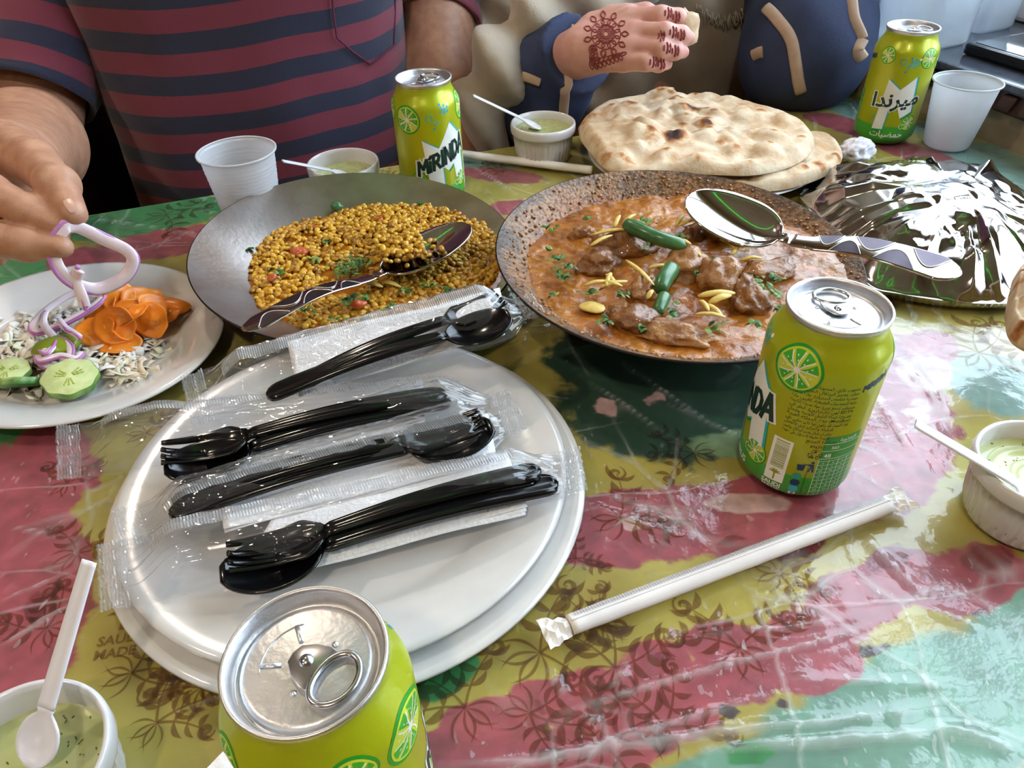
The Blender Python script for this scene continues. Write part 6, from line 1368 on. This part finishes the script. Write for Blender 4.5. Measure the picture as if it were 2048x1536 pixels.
# chest pocket stitched on the shirt
def shirt_at(px, py):
    best = None; r = ray(px, py); o = np.array([0, 0, TZ + CAMH]); q = SHV - o; k = q @ r / (r @ r); d = np.linalg.norm(q - k[:, None] * r, axis=1); d[SHV[:, 1] > MY] = 9; i = d.argsort()[:3]; return o + r * k[i].mean()
lp = [shirt_at(*p) - ray(*p) * .0045 for p in ((662, -40), (667, 25), (674, 76), (706, 104), (740, 128), (768, 108), (788, 90), (790, 25), (790, -40))]; lp = np.concatenate([a + (b - a) * np.linspace(0, 1, 7)[:-1, None] for a, b in zip(lp[:-1], lp[1:])] + [lp[-1:]]); v, f = tube(lp, .0012, 6, up=(0, -1, .3)); mesh_obj('pocket_seam', v, f, pm('pocket_stitch', '#5a2038', .9), SH)
hv, hf = icos(3); hv = hv[:, :] * (.082, .10, .095); ok = (hv[:, 2] > -.01) | (hv[:, 1] > .03); hf = [q for q in hf if all(ok[i] for i in q)]; mesh_obj('hair', hv + (MX + .01, MY - .012, TZ + .60), hf, M['hair'], man)
# chair under the man
M['chairf'] = pm('maroon_upholstery', '#2e1414', .6, col2='#241010', nscale=30, bump=.1); M['stud'] = pm('brass_stud', '#8a6a4a', .3, 1)
chr_ = thing('armchair', 'dark maroon upholstered chair with brass studs behind the table', 'chair', (MX, MY + .02, 0))
for nm, c, s in (('seat', (MX, MY + .02, .42), (.52, .46, .10)), ('backrest', (MX - .10, MY + .30, .74), (.86, .08, .80)), ('arm_panel', (MX - .30, MY + .10, .56), (.09, .34, .42)), ('arm_panel', (MX + .255, MY + .14, .50), (.07, .28, .30))):
    v, f = box(c, s); bevel(mesh_obj(nm, v, f, M['chairf'], chr_, smooth=False), .02, 3)
for sx in (-.22, .22):
    for sy in (-.18, .20): v, f = box((MX + sx, MY + sy, .185), (.04, .04, .37)); mesh_obj('leg', v, f, M['wood'], chr_, smooth=False)
for i in range(14):
    v, f = lathe([(.0045, 0), (.003, .002), (.0001, .003)], 8); mesh_obj('stud', (v @ rotm(PI / 2, 0, 0).T) + (MX - .268, MY - .0705, .44 + i * .024), f, M['stud'], chr_)

# ---- woman with hennaed hand, shawl and navy abaya
M['abaya'] = pm('navy_cloth', '#2b3759', .85, col2='#242e4c', nscale=20, bump=.2, bscale=500)
M['piping'] = pm('beige_piping', '#b39a86', .7, col2='#a58a76')
M['shawl'] = pm('beige_wool_shawl', '#aa9c8a', .95, col2='#978a7a', nscale=12, bump=.35, bscale=700, sheen=.4)
wom = thing('person', 'person with hennaed hand holding bread, wrapped in a beige shawl', 'person', (.22, 1.22, 0))
WX, WY = .20, 1.20
HW = dict(w=Dd(1158, 104, .84))
def hand_w(p):
    d = sd_cap(p, Dd(1085, 150, .93), HW['w'], .034, .0265)
    mc = [Dd(1262, 40, .805), Dd(1272, 68, .79), Dd(1266, 97, .785), Dd(1246, 122, .79)]
    for q, r in zip(mc, (.0125, .0125, .012, .011)): d = smin(d, sd_cap(p, HW['w'] * .8 + q * .2, q, .0175, r), .016)
    d = smin(d, sd_cap(p, Dd(1190, 60, .85), Dd(1250, 40, .83), .020, .017), .02)
    F_ = [chain(p, [mc[0], Dd(1322, 32, .785), Dd(1356, 36, .787), Dd(1372, 48, .795)], [.0125, .0102, .0092, .0068], .004), chain(p, [mc[1], Dd(1330, 66, .768), Dd(1362, 70, .772), Dd(1378, 76, .782)], [.0125, .0104, .0092, .0068], .004),
          chain(p, [mc[2], Dd(1322, 98, .766), Dd(1350, 102, .772), Dd(1366, 104, .782)], [.012, .0100, .0088, .0065], .004), chain(p, [mc[3], Dd(1292, 124, .772), Dd(1318, 128, .778), Dd(1334, 128, .786)], [.011, .0090, .0080, .006], .004), chain(p, [Dd(1225, 40, .84), Dd(1290, 30, .83), Dd(1340, 48, .815)], [.016, .0125, .009], .005)]
    f = F_[0]
    for q in F_[1:]: f = np.minimum(f, q)
    return smin(d, f, .0035)
def torso_w(p):
    d = smin(sd_ell(p, (WX, WY, TZ + .02), (.17, .11, .32)), sd_ell(p, (WX, WY + .02, TZ + .26), (.18, .10, .10)), .08); d = smin(d, sd_cap(p, (WX, WY, TZ + .3), (WX, WY, TZ + .44), .05, .048), .04); d = smin(d, sd_ell(p, (WX, WY - .02, TZ + .54), (.07, .09, .105)), .03); d = smin(d, sd_ell(p, (WX, WY - .11, TZ + .53), (.012, .016, .02)), .012)
    for a, b, c in ((np.array([WX - .17, WY, TZ + .26]), Dd(1010, 250, 1.08), Dd(1085, 150, .93)), (np.array([WX + .17, WY, TZ + .26]), Dd(1622, 80, .95), Dd(1540, 330, 1.10))): d = smin(d, chain(p, [a, b, c], [.032, .03, .03], .02), .03)
    for s in (-1, 1): d = smin(d, chain(p, [(WX + s * .09, WY, TZ - .24), (WX + s * .1, WY - .3, TZ - .25), (WX + s * .1, WY - .3, TZ - .68)], [.08, .06, .045], .03), .04)
    return d
pw_ = np.array([Dd(1085, 150, .93), Dd(1390, 10, .78), Dd(1390, 140, .78), Dd(1160, 30, .86)]); lo, hi = pw_.min(0) - .04, pw_.max(0) + .04
_v, _f = sdf_mesh(hand_w, lo, hi, .0026, 2)
mesh_obj('body', *join((press(hand_w, _v, 0, 2), _f), sdf_mesh(torso_w, (WX - .34, WY - .44, .02), (WX + .36, WY + .18, TZ + .68), .013)), M['skin_w'], wom)
# henna drawing: strokes laid on the skin
hen = []
def stroke(px, w=.0008):
    w *= .75
    P = [march(hand_w, *p, .6, 1.2) for p in px]; P = [p for p in P if p is not None]
    if len(P) < 2: return
    P = press(hand_w, smooth_path(P, max(6, 4 * len(P))), .0002); w_ = w * np.r_[.5, np.ones(len(P) - 2), .5]; hen.append(tube(P, w_, 6))
def ringp(cx, cy, rx, ry, n=14): return [(cx + rx * math.cos(t), cy + ry * math.sin(t)) for t in np.linspace(0, 2 * PI, n)]
def petal(cx, cy, a, L_, w=6): return [(cx, cy), (cx + L_ * .5 * math.cos(a) - w * math.sin(a) * .5, cy + L_ * .5 * math.sin(a) + w * math.cos(a) * .5), (cx + L_ * math.cos(a), cy + L_ * math.sin(a)), (cx + L_ * .5 * math.cos(a) + w * math.sin(a) * .5, cy + L_ * .5 * math.sin(a) - w * math.cos(a) * .5), (cx, cy)]
for rr_ in (5, 8, 16, 18, 29): stroke(ringp(1212, 68, rr_, rr_ * 1.05, 22))
for k in range(12): stroke(petal(1212 + 9 * math.cos(k * .5236), 68 + 9 * math.sin(k * .5236), k * .5236, 7, 4), .0008); stroke(petal(1212 + 18 * math.cos(k * .5236 + .26), 68 + 19 * math.sin(k * .5236 + .26), k * .5236 + .26, 10, 6), .0009)
for k in range(11): stroke(petal(1212 + 30 * math.cos(k * .571), 68 + 31 * math.sin(k * .571), k * .571, 15, 10), .0012)
for k in range(7): stroke(petal(1190 + 9 * k * .9, 128 - k * 3.0, -.9 + .1 * k, 15, 7)); stroke(petal(1190 + 9 * k * .9, 128 - k * 3.0, 1.1, 12, 7))
stroke([(1180, 132), (1205, 124), (1232, 112), (1250, 104)]); stroke(ringp(1186, 100, 8, 10)); stroke(ringp(1186, 100, 3, 4), .0016)
for k in range(6): stroke(petal(1180, 120, -1.2 + k * .5, 20, 8))
for (cx, cy, a) in ((1336, 26, 0), (1352, 34, .2), (1346, 64, 0), (1362, 70, .1), (1322, 72, 0), (1334, 96, 0), (1350, 102, 0), (1306, 124, 0), (1322, 128, 0)):
    stroke([(cx, cy - 12), (cx + 2, cy), (cx - 1, cy + 12)], .0014); stroke([(cx + 6, cy - 10), (cx + 8, cy), (cx + 5, cy + 10)], .0010); stroke(petal(cx + 3, cy - 6, 1.4, 12, 6)); stroke([(cx - 5, cy - 6), (cx - 6, cy + 6)], .0012)
mesh_obj('henna_pattern', *join(*hen), M['henna'], wom, kind='stuff')
# shawl, sleeves and trims
def wool(p, a=.012): return a * fbm(p * np.array([13, 13, 5]), 2, 40)
def shawl(p):
    d = sd_ell(p, (WX + .0, WY + .02, TZ + .10), (.215, .145, .34))
    d = smin(d, chain(p, [Dd(1000, -120, 1.14), Dd(985, 60, 1.06), Dd(975, 190, 1.05), Dd(980, 310, 1.10)], [.07, .058, .052, .05], .03), .03)
    d = smin(d, chain(p, [Dd(1340, -60, .95), Dd(1190, -2, .91), Dd(1075, 28, .89), Dd(985, 145, .89), Dd(960, 290, .97)], [.030, .026, .028, .030, .032], .02), .022)
    d = smin(d, sd_ell(p, (WX, WY + .01, TZ + .50), (.10, .12, .17)), .05)
    fd_ = .013 * np.sin((p[:, 0] * 78 + p[:, 2] * 62 + p[:, 1] * 12) + 2.5 * vnoise(p * 6, 3)) * np.clip((WX + .02 - p[:, 0]) * 7, .3, 1)
    return d + wool(p, .009) + fd_
lo, hi = np.array([WX - .40, WY - .38, TZ - .28]), np.array([WX + .26, WY + .2, TZ + .70])
SW = mesh_obj('shawl', *sdf_mesh(shawl, lo, hi, .0085), M['shawl'], wom)
fr_ = []
for i in range(46):
    px, py = 1392 + i * 2.4, 8 + 26 * math.sin(i * .07) + 6 * math.sin(i * 1.3); a = march(shawl, px, py, .7, 1.5)
    if a is None: continue
    b = march(shawl, px + random.uniform(-5, 8), py + random.uniform(14, 26), .7, 1.5)
    if b is None: continue
    fr_.append(tube(smooth_path([a + (0, -.002, 0), (a + b) / 2 + (0, -.006, 0), b + (0, -.003, 0)], 6), .0008, 5))
if fr_: mesh_obj('fringe', *join(*fr_), M['shawl'], SW, kind='stuff')
def sleeve_l(p):
    d = chain(p, [Dd(1010, 230, 1.02), Dd(1075, 160, .93), Dd(1142, 112, .865)], [.052, .052, .046], .03); d = smin(d, sd_cap(p, Dd(1090, 190, .92), Dd(1085, 270, .93), .042, .034), .03)
    ax = Dd(1158, 100, .845) - Dd(1075, 160, .93); ax /= np.linalg.norm(ax); d = np.maximum(d + .006 * fbm(p * 22, 2, 7), (p - Dd(1152, 108, .855)) @ ax)
    return d
pts = np.array([Dd(1010, 230, 1.02), Dd(1160, 100, .84), Dd(1085, 280, .93)]); SL = mesh_obj('sleeve', *sdf_mesh(sleeve_l, pts.min(0) - .07, pts.max(0) + .07, .005), M['abaya'], wom)
def sleeve_r(p):
    d = chain(p, [np.array([WX + .17, WY + .02, TZ + .26]), Dd(1622, 0, .98), Dd(1622, 88, .94), Dd(1570, 125, .97)], [.07, .074, .070, .060], .04)
    return d + .007 * fbm(p * np.array([14, 14, 9]), 2, 9)
pts = np.array([[WX + .17, WY + .02, TZ + .26], Dd(1622, 0, .98), Dd(1622, 88, .94), Dd(1570, 125, .97)]); SR = mesh_obj('sleeve', *sdf_mesh(sleeve_r, pts.min(0) - .12, pts.max(0) + .12, .008), M['abaya'], wom)
def piping(px, fn, par, w=.0052):
    P = [march(fn, *p, .6, 1.5) for p in px]; P = [p for p in P if p is not None]
    if len(P) < 2: return
    P = press(fn, smooth_path(P, 30), .0008); v, f = tube(P, w, 8, .35, up=-ray(*px[0])); mesh_obj('piping', v, f, M['piping'], par)
piping([(1150, 52), (1140, 90), (1133, 140), (1130, 190), (1126, 240)], sleeve_l, SL, .0058); piping([(1030, 149), (1055, 155), (1082, 164)], sleeve_l, SL, .0055)
piping([(1532, 14), (1556, 40), (1582, 78), (1592, 130), (1602, 185)], sleeve_r, SR, .0070); piping([(1700, 0), (1706, 40), (1722, 78)], sleeve_r, SR, .0075); piping([(1722, 78), (1712, 100), (1722, 118)], sleeve_r, SR, .0085); piping([(1506, 112), (1518, 106), (1526, 104)], sleeve_r, SR, .007)
bv, bf = ICO3; n_ = fbm(bv * 2, 3, 3); v = bv * (1 + .25 * n_)[:, None] * (.019, .010, .020); top('bread_piece', v + Dd(1364, 62, .795), bf, M['naan'], 'torn piece of bread held in the hennaed fingers', 'bread', attr={'char': np.zeros(len(v))})
